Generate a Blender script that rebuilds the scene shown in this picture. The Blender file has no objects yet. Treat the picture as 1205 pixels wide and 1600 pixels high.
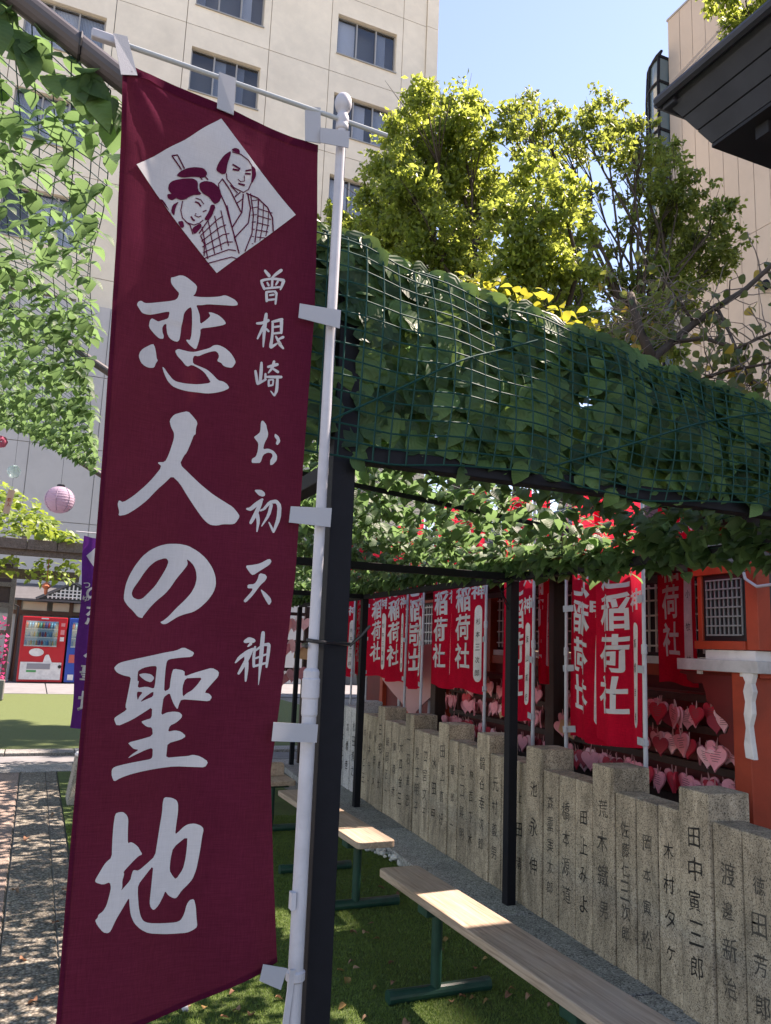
import bpy, bmesh, math, random
import numpy as np
from mathutils import Vector, Matrix, noise
random.seed(7); RNG = np.random.default_rng(7)
scene = bpy.context.scene
C = scene.collection
# ---------------------------------------------------------------- camera
CAM_H = 1.5; FPX = 1243.87; PITCH = 0.165695; ROLL = 0.039543; YAW = 0.403641
_fw = np.array([math.sin(YAW)*math.cos(PITCH), math.cos(YAW)*math.cos(PITCH), math.sin(PITCH)])
_r0 = np.array([math.cos(YAW), -math.sin(YAW), 0.0]); _u0 = np.cross(_r0, _fw)
_r = math.cos(ROLL)*_r0 + math.sin(ROLL)*_u0; _u = -math.sin(ROLL)*_r0 + math.cos(ROLL)*_u0
cam = bpy.data.cameras.new('camera'); cam_o = bpy.data.objects.new('camera', cam); C.objects.link(cam_o)
cam.sensor_fit = 'VERTICAL'; cam.sensor_height = 24.0; cam.lens = 24.0*FPX/1600.0
cam.clip_start = 0.05; cam.clip_end = 2000
mw = Matrix.Identity(4)
for i in range(3):
    mw[i][0] = _r[i]; mw[i][1] = _u[i]; mw[i][2] = -_fw[i]
mw[2][3] = CAM_H
cam_o.matrix_world = mw
scene.camera = cam_o
# ---------------------------------------------------------------- light
SUN_EL = math.radians(54.5); SUN_HEAD = math.radians(87.0)     # heading clockwise from +y
sd = Vector((math.sin(SUN_HEAD)*math.cos(SUN_EL), math.cos(SUN_HEAD)*math.cos(SUN_EL), math.sin(SUN_EL)))
world = bpy.data.worlds.new('World'); scene.world = world; world.use_nodes = True
wt = world.node_tree; bg = wt.nodes['Background']
sky = wt.nodes.new('ShaderNodeTexSky'); sky.sky_type = 'NISHITA'; sky.sun_disc = False
sky.sun_elevation = SUN_EL; sky.sun_rotation = SUN_HEAD; sky.air_density = 1.0; sky.dust_density = 0.15; sky.ozone_density = 1.0
wt.links.new(sky.outputs[0], bg.inputs[0]); bg.inputs[1].default_value = 0.108
sun = bpy.data.lights.new('sun', 'SUN'); sun.energy = 5.0; sun.angle = math.radians(0.55); sun.color = (1.0, 0.95, 0.87)
sun_o = bpy.data.objects.new('sun', sun); C.objects.link(sun_o)
sun_o.rotation_euler = sd.to_track_quat('Z', 'Y').to_euler(); sun_o.location = sd*60
scene.view_settings.view_transform = 'Standard'; scene.view_settings.look = 'None'
scene.view_settings.exposure = 1.68; scene.view_settings.gamma = 1.0
scene.view_settings.use_white_balance = True; scene.view_settings.white_balance_temperature = 7400; scene.view_settings.white_balance_tint = 24
# ---------------------------------------------------------------- photo pixel -> ray
EYE = np.array([0, 0, CAM_H])
def ray(x, y):
    return _fw*FPX + _r*(x-602.5) + _u*(800-y)
def onz(x, y, z=0.0):
    d = ray(x, y); return Vector(EYE + d*((z-CAM_H)/d[2]))
def onx(x, y, X):
    d = ray(x, y); return Vector(EYE + d*(X/d[0]))
def ony(x, y, Y):
    d = ray(x, y); return Vector(EYE + d*(Y/d[1]))
def atd(x, y, dep):
    d = ray(x, y); return Vector(EYE + d*(dep/FPX))
# ---------------------------------------------------------------- mesh helper
class MB:
    def __init__(s): s.v = []; s.f = []
    def add(s, vs, fs):
        n = len(s.v); s.v += [tuple(v) for v in vs]; s.f += [tuple(i+n for i in f) for f in fs]; return s
    def box(s, x0, x1, y0, y1, z0, z1, m=None):
        vs = [Vector(p) for p in ((x0,y0,z0),(x1,y0,z0),(x1,y1,z0),(x0,y1,z0),(x0,y0,z1),(x1,y0,z1),(x1,y1,z1),(x0,y1,z1))]
        if m is not None: vs = [m @ v for v in vs]
        return s.add(vs, [(0,3,2,1),(4,5,6,7),(0,1,5,4),(1,2,6,5),(2,3,7,6),(3,0,4,7)])
    def tube(s, pts, r, n=8, cap=True, flat=None):
        pts = [Vector(p) for p in pts]; k = len(pts); rs = r if isinstance(r, (list, tuple)) else [r]*k
        rings = []; prev = None
        for i, p in enumerate(pts):
            t = (pts[min(i+1,k-1)] - pts[max(i-1,0)]).normalized()
            a = prev if prev is not None else (Vector((0,0,1)) if abs(t.z) < .9 else Vector((1,0,0)))
            x = (a - t*a.dot(t)).normalized(); y = t.cross(x); prev = x
            rings.append([p + (x*math.cos(2*math.pi*j/n) + y*math.sin(2*math.pi*j/n))*rs[i] for j in range(n)])
        vs = [v for R in rings for v in R]; fs = []
        for i in range(k-1):
            for j in range(n):
                fs.append((i*n+j, i*n+(j+1)%n, (i+1)*n+(j+1)%n, (i+1)*n+j))
        if cap: fs.append(tuple(range(n))[::-1]); fs.append(tuple((k-1)*n+j for j in range(n)))
        return s.add(vs, fs)
    def bar(s, a, b, w, h, up=(0,0,1)):
        a = Vector(a); b = Vector(b); t = (b-a).normalized(); u = Vector(up); u = (u - t*u.dot(t)).normalized(); x = t.cross(u)
        vs = [p + x*sx*w/2 + u*sy*h/2 for p in (a, b) for sx, sy in ((-1,-1),(1,-1),(1,1),(-1,1))]
        return s.add(vs, [(3,2,1,0),(4,5,6,7),(0,1,5,4),(1,2,6,5),(2,3,7,6),(3,0,4,7)])
    def lathe(s, c, prof, n=20, axis=None):
        c = Vector(c); vs = []; fs = []; k = len(prof)
        q = Vector(axis).to_track_quat('Z','Y').to_matrix() if axis is not None else Matrix.Identity(3)
        for r, z in prof:
            for j in range(n):
                vs.append(c + q @ Vector((r*math.cos(2*math.pi*j/n), r*math.sin(2*math.pi*j/n), z)))
        for i in range(k-1):
            for j in range(n): fs.append((i*n+j, i*n+(j+1)%n, (i+1)*n+(j+1)%n, (i+1)*n+j))
        fs.append(tuple(range(n))[::-1]); fs.append(tuple((k-1)*n+j for j in range(n)))
        return s.add(vs, fs)
    def prism(s, poly, f0, f1):
        """poly: 2-D points; f0/f1 map a 2-D point to the two faces"""
        n = len(poly); vs = [f0(p) for p in poly] + [f1(p) for p in poly]
        fs = [tuple(range(n))[::-1], tuple(range(n, 2*n))] + [(i, (i+1)%n, n+(i+1)%n, n+i) for i in range(n)]
        return s.add(vs, fs)
    def build(s, name, mat, parent=None, bevel=0, smooth=False, seg=2):
        me = bpy.data.meshes.new(name); me.from_pydata(s.v, [], s.f)
        bm = bmesh.new(); bm.from_mesh(me)
        bmesh.ops.recalc_face_normals(bm, faces=bm.faces)
        bm.to_mesh(me); bm.free()
        return link(name, me, mat, parent, bevel, smooth, seg)
def link(name, me, mat, parent=None, bevel=0, smooth=False, seg=2):
    o = bpy.data.objects.new(name, me); C.objects.link(o)
    if mat is not None and not me.materials: me.materials.append(mat)
    if parent is not None: adopt(o, parent)
    if bevel:
        b = o.modifiers.new('bevel', 'BEVEL'); b.width = bevel; b.segments = seg; b.limit_method = 'ANGLE'; b.angle_limit = math.radians(40)
    if smooth:
        me.polygons.foreach_set('use_smooth', [True]*len(me.polygons))
    return o
def root_loc(p):
    v = Vector(p.location)
    if p.parent is not None: v = v + p.matrix_parent_inverse.translation + root_loc(p.parent)
    return v
def adopt(o, parent):
    o.parent = parent; o.matrix_parent_inverse = Matrix.Translation(-root_loc(parent))
def tag(o, label, cat, group=None, kind=None):
    o['label'] = label; o['category'] = cat
    if group: o['group'] = group
    if kind: o['kind'] = kind
    return o
def thing(name, label, cat, loc=(0,0,0), group=None):
    o = bpy.data.objects.new(name, None); C.objects.link(o); o.empty_display_size = .1
    o.location = loc; return tag(o, label, cat, group)
def struct(o): o['kind'] = 'structure'; return o
def stuff(o): o['kind'] = 'stuff'; return o
# ---------------------------------------------------------------- materials
MATS = {}
def NN(t, typ, **kw):
    n = t.nodes.new(typ)
    for k, v in kw.items():
        if k in n.inputs: n.inputs[k].default_value = v
        else: setattr(n, k, v)
    return n
def mat(name, col, rough=.6, var=.0, vscale=8, bump=0, bscale=60, metal=0, col2=None, spec=.4, stretch=(1,1,1), transl=0, tcol=None, orand=0, stain=0, stscale=1.5, coat=0):
    """plain procedural surface: base colour with two noises, bump, optional translucency"""
    if name in MATS: return MATS[name]
    m = bpy.data.materials.new(name); m.use_nodes = True; t = m.node_tree; b = t.nodes['Principled BSDF']; out = t.nodes['Material Output']
    b.inputs['Roughness'].default_value = rough; b.inputs['Metallic'].default_value = metal; b.inputs['Specular IOR Level'].default_value = spec
    if coat: b.inputs['Coat Weight'].default_value = coat
    tc = NN(t, 'ShaderNodeTexCoord'); mp = NN(t, 'ShaderNodeMapping'); mp.inputs['Scale'].default_value = stretch
    t.links.new(tc.outputs['Object'], mp.inputs[0])
    c1 = (*col, 1); c2 = (*(col2 if col2 else [c*.55 for c in col]), 1)
    last = None
    if var:
        n = NN(t, 'ShaderNodeTexNoise', Scale=vscale, Detail=6, Roughness=.6); t.links.new(mp.outputs[0], n.inputs['Vector'])
        rp = NN(t, 'ShaderNodeValToRGB'); rp.color_ramp.elements[0].position = .5-.5*min(var,1)*.5-.02; rp.color_ramp.elements[1].position = .62
        rp.color_ramp.elements[0].color = c2; rp.color_ramp.elements[1].color = c1
        t.links.new(n.outputs[0], rp.inputs[0])
        mx = NN(t, 'ShaderNodeMix', data_type='RGBA'); mx.inputs[0].default_value = min(1, var); mx.inputs[6].default_value = c1
        t.links.new(rp.outputs[0], mx.inputs[7]); last = mx.outputs[2]
    if stain:
        n = NN(t, 'ShaderNodeTexNoise', Scale=stscale, Detail=8, Roughness=.65, Distortion=.4); t.links.new(tc.outputs['Object'], n.inputs['Vector'])
        mr = NN(t, 'ShaderNodeMapRange'); mr.inputs[1].default_value = .42; mr.inputs[2].default_value = .68; mr.inputs[3].default_value = 1; mr.inputs[4].default_value = 1-stain
        t.links.new(n.outputs[0], mr.inputs[0])
        mx = NN(t, 'ShaderNodeMix', data_type='RGBA', blend_type='MULTIPLY'); mx.inputs[0].default_value = 1
        if last is not None: t.links.new(last, mx.inputs[6])
        else: mx.inputs[6].default_value = c1
        t.links.new(mr.outputs[0], mx.inputs[7]); last = mx.outputs[2]
    if orand:
        oi = NN(t, 'ShaderNodeObjectInfo'); mr = NN(t, 'ShaderNodeMapRange'); mr.inputs[3].default_value = 1-orand; mr.inputs[4].default_value = 1+orand
        t.links.new(oi.outputs['Random'], mr.inputs[0])
        mx = NN(t, 'ShaderNodeMix', data_type='RGBA', blend_type='MULTIPLY'); mx.inputs[0].default_value = 1
        if last is not None: t.links.new(last, mx.inputs[6])
        else: mx.inputs[6].default_value = c1
        t.links.new(mr.outputs[0], mx.inputs[7]); last = mx.outputs[2]
    if last is not None: t.links.new(last, b.inputs['Base Color'])
    else: b.inputs['Base Color'].default_value = c1
    if bump:
        n = NN(t, 'ShaderNodeTexNoise', Scale=bscale, Detail=5, Roughness=.6); t.links.new(mp.outputs[0], n.inputs['Vector'])
        bp = NN(t, 'ShaderNodeBump', Strength=min(1, bump), Distance=.02); t.links.new(n.outputs[0], bp.inputs['Height']); t.links.new(bp.outputs[0], b.inputs['Normal'])
    if transl:
        tr = NN(t, 'ShaderNodeBsdfTranslucent'); mixs = NN(t, 'ShaderNodeMixShader'); mixs.inputs[0].default_value = transl
        if tcol is None and last is not None: t.links.new(last, tr.inputs[0])
        else: tr.inputs[0].default_value = (*(tcol or col), 1)
        t.links.new(b.outputs[0], mixs.inputs[1]); t.links.new(tr.outputs[0], mixs.inputs[2]); t.links.new(mixs.outputs[0], out.inputs[0])
    MATS[name] = m; return m
def leaf_mat(name, dark, light, tcol, transl=.45, veins=True, rough=.42, spec=.5):
    """leaf: per-leaf colour from the 'rnd' attribute and object random, side veins from UV"""
    m = bpy.data.materials.new(name); m.use_nodes = True; t = m.node_tree; b = t.nodes['Principled BSDF']; out = t.nodes['Material Output']
    b.inputs['Roughness'].default_value = rough; b.inputs['Specular IOR Level'].default_value = spec
    at = NN(t, 'ShaderNodeAttribute', attribute_name='rnd'); oi = NN(t, 'ShaderNodeObjectInfo')
    ad = NN(t, 'ShaderNodeMath', operation='ADD'); t.links.new(at.outputs['Fac'], ad.inputs[0]); t.links.new(oi.outputs['Random'], ad.inputs[1])
    fr = NN(t, 'ShaderNodeMath', operation='FRACT'); t.links.new(ad.outputs[0], fr.inputs[0])
    rp = NN(t, 'ShaderNodeValToRGB'); rp.color_ramp.elements[0].color = (*dark, 1); rp.color_ramp.elements[1].color = (*light, 1)
    t.links.new(fr.outputs[0], rp.inputs[0]); col = rp.outputs[0]
    rp2 = NN(t, 'ShaderNodeValToRGB'); rp2.color_ramp.elements[0].color = (*[c*.6 for c in tcol], 1); rp2.color_ramp.elements[1].color = (*tcol, 1)
    t.links.new(fr.outputs[0], rp2.inputs[0]); tc2 = rp2.outputs[0]
    if veins:
        uv = NN(t, 'ShaderNodeTexCoord'); sp = NN(t, 'ShaderNodeSeparateXYZ'); t.links.new(uv.outputs['UV'], sp.inputs[0])
        a = NN(t, 'ShaderNodeMath', operation='ABSOLUTE'); t.links.new(sp.outputs[1], a.inputs[0])
        k = NN(t, 'ShaderNodeMath', operation='MULTIPLY_ADD'); k.inputs[1].default_value = -.55; t.links.new(a.outputs[0], k.inputs[0]); t.links.new(sp.outputs[0], k.inputs[2])
        w = NN(t, 'ShaderNodeMath', operation='MULTIPLY'); w.inputs[1].default_value = 50; t.links.new(k.outputs[0], w.inputs[0])
        s = NN(t, 'ShaderNodeMath', operation='SINE'); t.links.new(w.outputs[0], s.inputs[0])
        bp = NN(t, 'ShaderNodeBump', Strength=.2, Distance=.003); t.links.new(s.outputs[0], bp.inputs['Height']); t.links.new(bp.outputs[0], b.inputs['Normal'])
        mr = NN(t, 'ShaderNodeMapRange'); mr.inputs[1].default_value = .6; mr.inputs[2].default_value = 1; mr.inputs[3].default_value = 1; mr.inputs[4].default_value = 1.2
        t.links.new(s.outputs[0], mr.inputs[0])
        mx = NN(t, 'ShaderNodeMix', data_type='RGBA', blend_type='MULTIPLY'); mx.inputs[0].default_value = 1
        t.links.new(col, mx.inputs[6]); t.links.new(mr.outputs[0], mx.inputs[7]); col = mx.outputs[2]
    t.links.new(col, b.inputs['Base Color'])
    tr = NN(t, 'ShaderNodeBsdfTranslucent'); ms = NN(t, 'ShaderNodeMixShader'); ms.inputs[0].default_value = transl
    t.links.new(tc2, tr.inputs[0]); t.links.new(b.outputs[0], ms.inputs[1]); t.links.new(tr.outputs[0], ms.inputs[2]); t.links.new(ms.outputs[0], out.inputs[0])
    MATS[name] = m; return m
def granite_mat(name, base, dark, light, scale=170, stain=.45, bump=.25):
    m = bpy.data.materials.new(name); m.use_nodes = True; t = m.node_tree; b = t.nodes['Principled BSDF']
    b.inputs['Roughness'].default_value = .82; b.inputs['Specular IOR Level'].default_value = .25
    tc = NN(t, 'ShaderNodeTexCoord'); vo = NN(t, 'ShaderNodeTexVoronoi', Scale=scale); t.links.new(tc.outputs['Object'], vo.inputs['Vector'])
    sp = NN(t, 'ShaderNodeSeparateColor'); t.links.new(vo.outputs['Color'], sp.inputs[0])
    rp = NN(t, 'ShaderNodeValToRGB'); e = rp.color_ramp.elements; e[0].color = (*dark, 1); e[1].color = (*light, 1); e[0].position = .08; e[1].position = .95
    x = e.new(.35); x.color = (*base, 1); x = e.new(.75); x.color = (*[c*1.1 for c in base], 1)
    t.links.new(sp.outputs[0], rp.inputs[0])
    mps = NN(t, 'ShaderNodeMapping'); mps.inputs['Scale'].default_value = (2.6, 2.6, .8); t.links.new(tc.outputs['Object'], mps.inputs[0])
    n = NN(t, 'ShaderNodeTexNoise', Scale=3.0, Detail=10, Roughness=.75, Distortion=.6); t.links.new(mps.outputs[0], n.inputs['Vector'])
    mr = NN(t, 'ShaderNodeMapRange'); mr.inputs[1].default_value = .42; mr.inputs[2].default_value = .66; mr.inputs[3].default_value = 1; mr.inputs[4].default_value = 1-stain
    t.links.new(n.outputs[0], mr.inputs[0])
    mx = NN(t, 'ShaderNodeMix', data_type='RGBA', blend_type='MULTIPLY'); mx.inputs[0].default_value = 1
    t.links.new(rp.outputs[0], mx.inputs[6]); t.links.new(mr.outputs[0], mx.inputs[7])
    oi = NN(t, 'ShaderNodeObjectInfo'); m2 = NN(t, 'ShaderNodeMapRange'); m2.inputs[3].default_value = .78; m2.inputs[4].default_value = 1.18
    t.links.new(oi.outputs['Random'], m2.inputs[0])
    mx2 = NN(t, 'ShaderNodeMix', data_type='RGBA', blend_type='MULTIPLY'); mx2.inputs[0].default_value = 1
    t.links.new(mx.outputs[2], mx2.inputs[6]); t.links.new(m2.outputs[0], mx2.inputs[7])
    t.links.new(mx2.outputs[2], b.inputs['Base Color'])
    bp = NN(t, 'ShaderNodeBump', Strength=bump, Distance=.004); t.links.new(sp.outputs[0], bp.inputs['Height']); t.links.new(bp.outputs[0], b.inputs['Normal'])
    MATS[name] = m; return m
DARKM = mat('dark_steel', (.009,.010,.014), .65, spec=.18, var=.3, vscale=30, bump=.05, bscale=200)
STEELB = mat('brown_grey_tube', (.075,.068,.068), .4, var=.4, vscale=12)
PLAST = mat('grey_white_plastic', (.46,.47,.50), .5, stain=.18, stscale=9)
TABM = mat('white_tab_cloth', (.44,.46,.49), .8, bump=.15, bscale=400, transl=.2)
GREENM = mat('green_painted_steel', (.012,.06,.042), .38, var=.3, vscale=20, stain=.35, stscale=14)
WIREM = mat('green_wire', (.006,.050,.042), .6, spec=.2)
GRAN = granite_mat('grey_granite', (.46,.38,.27), (.17,.14,.10), (.58,.50,.38), scale=240, stain=.6)
GRANL = granite_mat('pale_granite', (.50,.49,.48), (.2,.2,.2), (.65,.64,.62), scale=230, stain=.2)
KERBM = granite_mat('kerb_granite', (.31,.305,.285), (.11,.105,.10), (.50,.49,.46), scale=160, stain=.3)
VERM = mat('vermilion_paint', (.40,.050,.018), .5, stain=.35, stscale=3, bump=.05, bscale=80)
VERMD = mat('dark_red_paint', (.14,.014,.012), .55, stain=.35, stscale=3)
BROWN = mat('dark_brown_wood', (.045,.022,.016), .6, var=.5, vscale=6, stretch=(12,12,1), bump=.2, bscale=20)
BLACK = mat('black_lacquer', (.01,.011,.014), .35)
WHITEP = mat('white_paint', (.72,.71,.68), .6, stain=.25, stscale=6)
# ---------------------------------------------------------------- lettering (built-in font outlines, softened to brush-like strokes)
CHARS = {}
def load_chars(chars, bold, key, res=3):
    obs = []
    for ch in chars:
        cu = bpy.data.curves.new('glyph', 'FONT'); cu.body = ch; cu.offset = bold; cu.resolution_u = res
        ob = bpy.data.objects.new('glyph', cu); C.objects.link(ob); obs.append((ch, ob, cu))
    bpy.context.view_layer.update(); dg = bpy.context.evaluated_depsgraph_get()
    for ch, ob, cu in obs:
        me = bpy.data.meshes.new_from_object(ob.evaluated_get(dg))
        v = [(p.co.x, p.co.y) for p in me.vertices]; f = [tuple(p.vertices) for p in me.polygons]
        if v:
            xs = [p[0] for p in v]; ys = [p[1] for p in v]; x0, x1, y0, y1 = min(xs), max(xs), min(ys), max(ys)
            w = max(x1-x0, 1e-6); h = max(y1-y0, 1e-6)
            CHARS[(ch, key)] = ([((x-x0)/w, (y-y0)/h) for x, y in v], f, w, h)
        bpy.data.meshes.remove(me)
    for ch, ob, cu in obs:
        bpy.data.objects.remove(ob); bpy.data.curves.remove(cu)
SLAB_TEXT = {  # pillars and slabs, near to far
 'p': ['田中寅三郎','荒木鐵男','池永伸','錦谷幸次郎','田上喜好','一石金忠','三宅孝太','山本定吉'],
 's': [['渡邊新治','徳田芳郎'],['木村タケ','岡本寅松','佐藤仁三次郎'],['田上みよ','橋本源道','森重実太郎'],['上田清','大西万','元村義男'],
       ['林吉下木','江口昇明','華郎一'],['水田甲','四宮文子','見立明子'],['大四金三','廣岡秀','朝岡正一'],['川田久','高井守一','市川二三']]}
ALLC = ''.join(SLAB_TEXT['p']) + ''.join(''.join(r) for r in SLAB_TEXT['s'])
load_chars(sorted(set(ALLC + '杉本三次郎友山成史小牧株高橋幸松田博之')), .001, 'r')
load_chars(sorted(set('曾根崎初神連稲荷社天つゆの恋人聖地')), .022, 'b', 4)
load_chars(sorted(set('MediaSto')), .0, 'l')
def brush(p, k=.09, amp=.025, seed=0.0):
    x, y = p; n = noise.noise_vector(Vector((x*3.2+seed, y*3.2, seed)))
    return (x + amp*n.x - .03*math.sin(y*3.1), y + k*(x-.5) + amp*n.y)
def glyph(ch, key, box, out, br=True, seed=0.0, mirror=False, amp=.025):
    """append glyph ch filling box (x0,x1,y0,y1) to out=(verts, faces)"""
    if (ch, key) not in CHARS: return
    v, f, w, h = CHARS[(ch, key)]; x0, x1, y0, y1 = box; n = len(out[0])
    k_ = min(1, 1.25*h/w); ym = (y0+y1)/2; y0, y1 = ym-(y1-y0)/2*k_, ym+(y1-y0)/2*k_
    k_ = min(1, 1.35*w/h); xm = (x0+x1)/2; x0, x1 = xm-(x1-x0)/2*k_, xm+(x1-x0)/2*k_
    for p in v:
        q = brush(p, seed=seed, amp=amp) if br else p
        u = 1-q[0] if mirror else q[0]
        out[0].append((x0 + u*(x1-x0), y0 + q[1]*(y1-y0)))
    out[1].extend(tuple(i+n for i in a) for a in f)
def poly_tris(loops):
    """fill outline loops (first outer, others holes) -> (verts, faces)"""
    bm = bmesh.new()
    es = []
    for lp in loops:
        vs = [bm.verts.new((p[0], p[1], 0)) for p in lp]
        es += [bm.edges.new((vs[i], vs[(i+1) % len(vs)])) for i in range(len(vs))]
    bmesh.ops.triangle_fill(bm, use_beauty=True, use_dissolve=False, edges=es)
    bm.verts.index_update()
    r = ([(v.co.x, v.co.y) for v in bm.verts], [tuple(v.index for v in f.verts) for f in bm.faces]); bm.free(); return r
def stroke_poly(pts, w):
    """line drawn with a pen of width w -> one outline"""
    P = [Vector(p).to_2d() if len(p) == 3 else Vector(p) for p in pts]; L = []; R = []
    for i, p in enumerate(P):
        t = (P[min(i+1, len(P)-1)] - P[max(i-1, 0)]); t = t.normalized() if t.length else Vector((1, 0)); n = Vector((-t.y, t.x))*w/2
        L.append(tuple(p+n)); R.append(tuple(p-n))
    return L + R[::-1]
def add2(out, vf):
    n = len(out[0]); out[0].extend(vf[0]); out[1].extend(tuple(i+n for i in a) for a in vf[1])
def smooth_loop(lp, it=1):
    for _ in range(it):
        q = []
        n = len(lp)
        for i in range(n):
            a = lp[i]; b = lp[(i+1) % n]
            q += [(a[0]*.8+b[0]*.2, a[1]*.8+b[1]*.2), (a[0]*.2+b[0]*.8, a[1]*.2+b[1]*.8)]
        lp = q
    return lp
def printed(name, vf, to3d, m, parent, cell=None, thick=None):
    """flat print laid on a surface: cut to a grid so that it follows the surface's folds, then mapped to 3-D"""
    v, f = vf
    bm = bmesh.new(); bv = [bm.verts.new((p[0], p[1], 0)) for p in v]
    for a in f:
        try: bm.faces.new([bv[i] for i in a])
        except ValueError: pass
    if cell:
        xs = [p[0] for p in v]; ys = [p[1] for p in v]
        for ax, lo, hi, c in ((0, min(xs), max(xs), cell[0]), (1, min(ys), max(ys), cell[1])):
            q = math.ceil(lo/c)*c
            while q < hi:
                nrm = (1,0,0) if ax == 0 else (0,1,0); co = (q,0,0) if ax == 0 else (0,q,0)
                bmesh.ops.bisect_plane(bm, geom=bm.verts[:]+bm.edges[:]+bm.faces[:], dist=1e-6, plane_co=co, plane_no=nrm)
                q += c
    for w in bm.verts: w.co = to3d(w.co.x, w.co.y)
    me = bpy.data.meshes.new(name); bm.to_mesh(me); bm.free()
    return link(name, me, m, parent, smooth=True)
# ================================================================ ground
def agg_mat(name, scale, cols, bump=.5, stain=.3):
    m = bpy.data.materials.new(name); m.use_nodes = True; t = m.node_tree; b = t.nodes['Principled BSDF']
    b.inputs['Roughness'].default_value = .85; b.inputs['Specular IOR Level'].default_value = .2
    tc = NN(t, 'ShaderNodeTexCoord'); vo = NN(t, 'ShaderNodeTexVoronoi', Scale=scale); t.links.new(tc.outputs['Object'], vo.inputs['Vector'])
    sp = NN(t, 'ShaderNodeSeparateColor'); t.links.new(vo.outputs['Color'], sp.inputs[0])
    rp = NN(t, 'ShaderNodeValToRGB'); e = rp.color_ramp.elements
    e[0].color = (*cols[0], 1); e[1].color = (*cols[-1], 1)
    for i, c in enumerate(cols[1:-1]):
        x = e.new((i+1)/(len(cols)-1)); x.color = (*c, 1)
    t.links.new(sp.outputs[0], rp.inputs[0])
    d = NN(t, 'ShaderNodeMapRange'); d.inputs[1].default_value = .25; d.inputs[2].default_value = .75; d.inputs[3].default_value = 1; d.inputs[4].default_value = .35
    t.links.new(vo.outputs['Distance'], d.inputs[0])
    mx = NN(t, 'ShaderNodeMix', data_type='RGBA', blend_type='MULTIPLY'); mx.inputs[0].default_value = 1
    t.links.new(rp.outputs[0], mx.inputs[6]); t.links.new(d.outputs[0], mx.inputs[7])
    n = NN(t, 'ShaderNodeTexNoise', Scale=1.6, Detail=9, Roughness=.65); t.links.new(tc.outputs['Object'], n.inputs['Vector'])
    mr = NN(t, 'ShaderNodeMapRange'); mr.inputs[1].default_value = .4; mr.inputs[2].default_value = .7; mr.inputs[3].default_value = 1; mr.inputs[4].default_value = 1-stain
    t.links.new(n.outputs[0], mr.inputs[0])
    m2 = NN(t, 'ShaderNodeMix', data_type='RGBA', blend_type='MULTIPLY'); m2.inputs[0].default_value = 1
    t.links.new(mx.outputs[2], m2.inputs[6]); t.links.new(mr.outputs[0], m2.inputs[7]); t.links.new(m2.outputs[2], b.inputs['Base Color'])
    bp = NN(t, 'ShaderNodeBump', Strength=bump, Distance=.006, invert=True); t.links.new(vo.outputs['Distance'], bp.inputs['Height']); t.links.new(bp.outputs[0], b.inputs['Normal'])
    MATS[name] = m; return m
AGG = agg_mat('exposed_aggregate', 75, [(.10,.10,.09),(.30,.27,.21),(.19,.18,.16),(.40,.36,.28),(.24,.21,.17),(.46,.44,.38)])
PINK = agg_mat('pink_paving', 180, [(.36,.27,.22),(.48,.37,.30),(.42,.32,.27),(.52,.42,.35)], bump=.2)
ASPH = agg_mat('grey_ground', 220, [(.26,.25,.23),(.36,.34,.31),(.31,.29,.26)], bump=.2)
TURF = mat('turf_base', (.10,.16,.035), .9, var=.7, vscale=60, col2=(.04,.07,.02), bump=.8, bscale=350, stain=.35, stscale=2.5)
BLADE = mat('turf_blade', (.17,.25,.05), .65, var=.7, vscale=20, col2=(.06,.11,.028), transl=.3, tcol=(.12,.2,.03))
PALEC = mat('pale_concrete', (.21,.21,.215), .8, var=.3, vscale=5, bump=.1, bscale=90, stain=.2)
g = struct(MB().add([(-300,-300,-.02),(300,-300,-.02),(300,300,-.02),(-300,300,-.02)], [(0,1,2,3)]).build('ground', ASPH))
def slab_rows(name, mt, x0, x1, y0, y1, w, l, gap, h=.0, jit=.004, off=0):
    """a paved strip: every slab its own piece"""
    base = struct(MB().box(x0, x1, y0, y1, -.018, -.010).build(name, ASPH))
    x = x0; i = 0
    while x < x1-.02:
        xe = min(x+w, x1); y = y0 - (off*l*(i % 2))
        while y < y1-.02:
            ya = max(y, y0); ye = min(y+l, y1)
            if ye-ya > .05:
                z = h + random.uniform(-jit, jit)*.5
                MB().box(x+gap/2, xe-gap/2, ya+gap/2, ye-gap/2, -.009, z).build('slab', mt, base, bevel=.004, seg=1)
            y += l
        x = xe; i += 1
    return base
slab_rows('pavement_aggregate', AGG, 0.0, .36, -.5, 9.7, .25, 1.6, .006)
slab_rows('pavement_pink', PINK, -2.4, -.006, 2.0, 9.7, .8, .8, .008)
slab_rows('kerb_path', KERBM, -4.2, 6.0, 9.71, 10.28, .95, .57, .012, .004)
slab_rows('kerb_path_middle', PALEC, -4.2, 6.0, 10.29, 10.9, 1.3, .6, .012, .004)
slab_rows('kerb_path_raised', KERBM, -4.2, 6.0, 10.91, 11.28, .8, .37, .012, .04)
slab_rows('pavement_far', PALEC, -8.0, 12.0, 21.4, 27.6, 2.1, 6.2, .03, .02)
struct(MB().box(-8, 6, 11.29, 21.38, -.015, .012).build('turf_lawn', mat('lawn', (.10,.135,.042), .9, var=.6, vscale=30, col2=(.065,.09,.03), bump=.5, bscale=200)))
struct(MB().box(.37, 2.52, -1.0, 9.68, -.015, .004).build('turf', TURF))
struct(MB().box(2.53, 8.0, -4.0, 9.68, -.015, .0).build('shrine_ground', ASPH))
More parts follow.
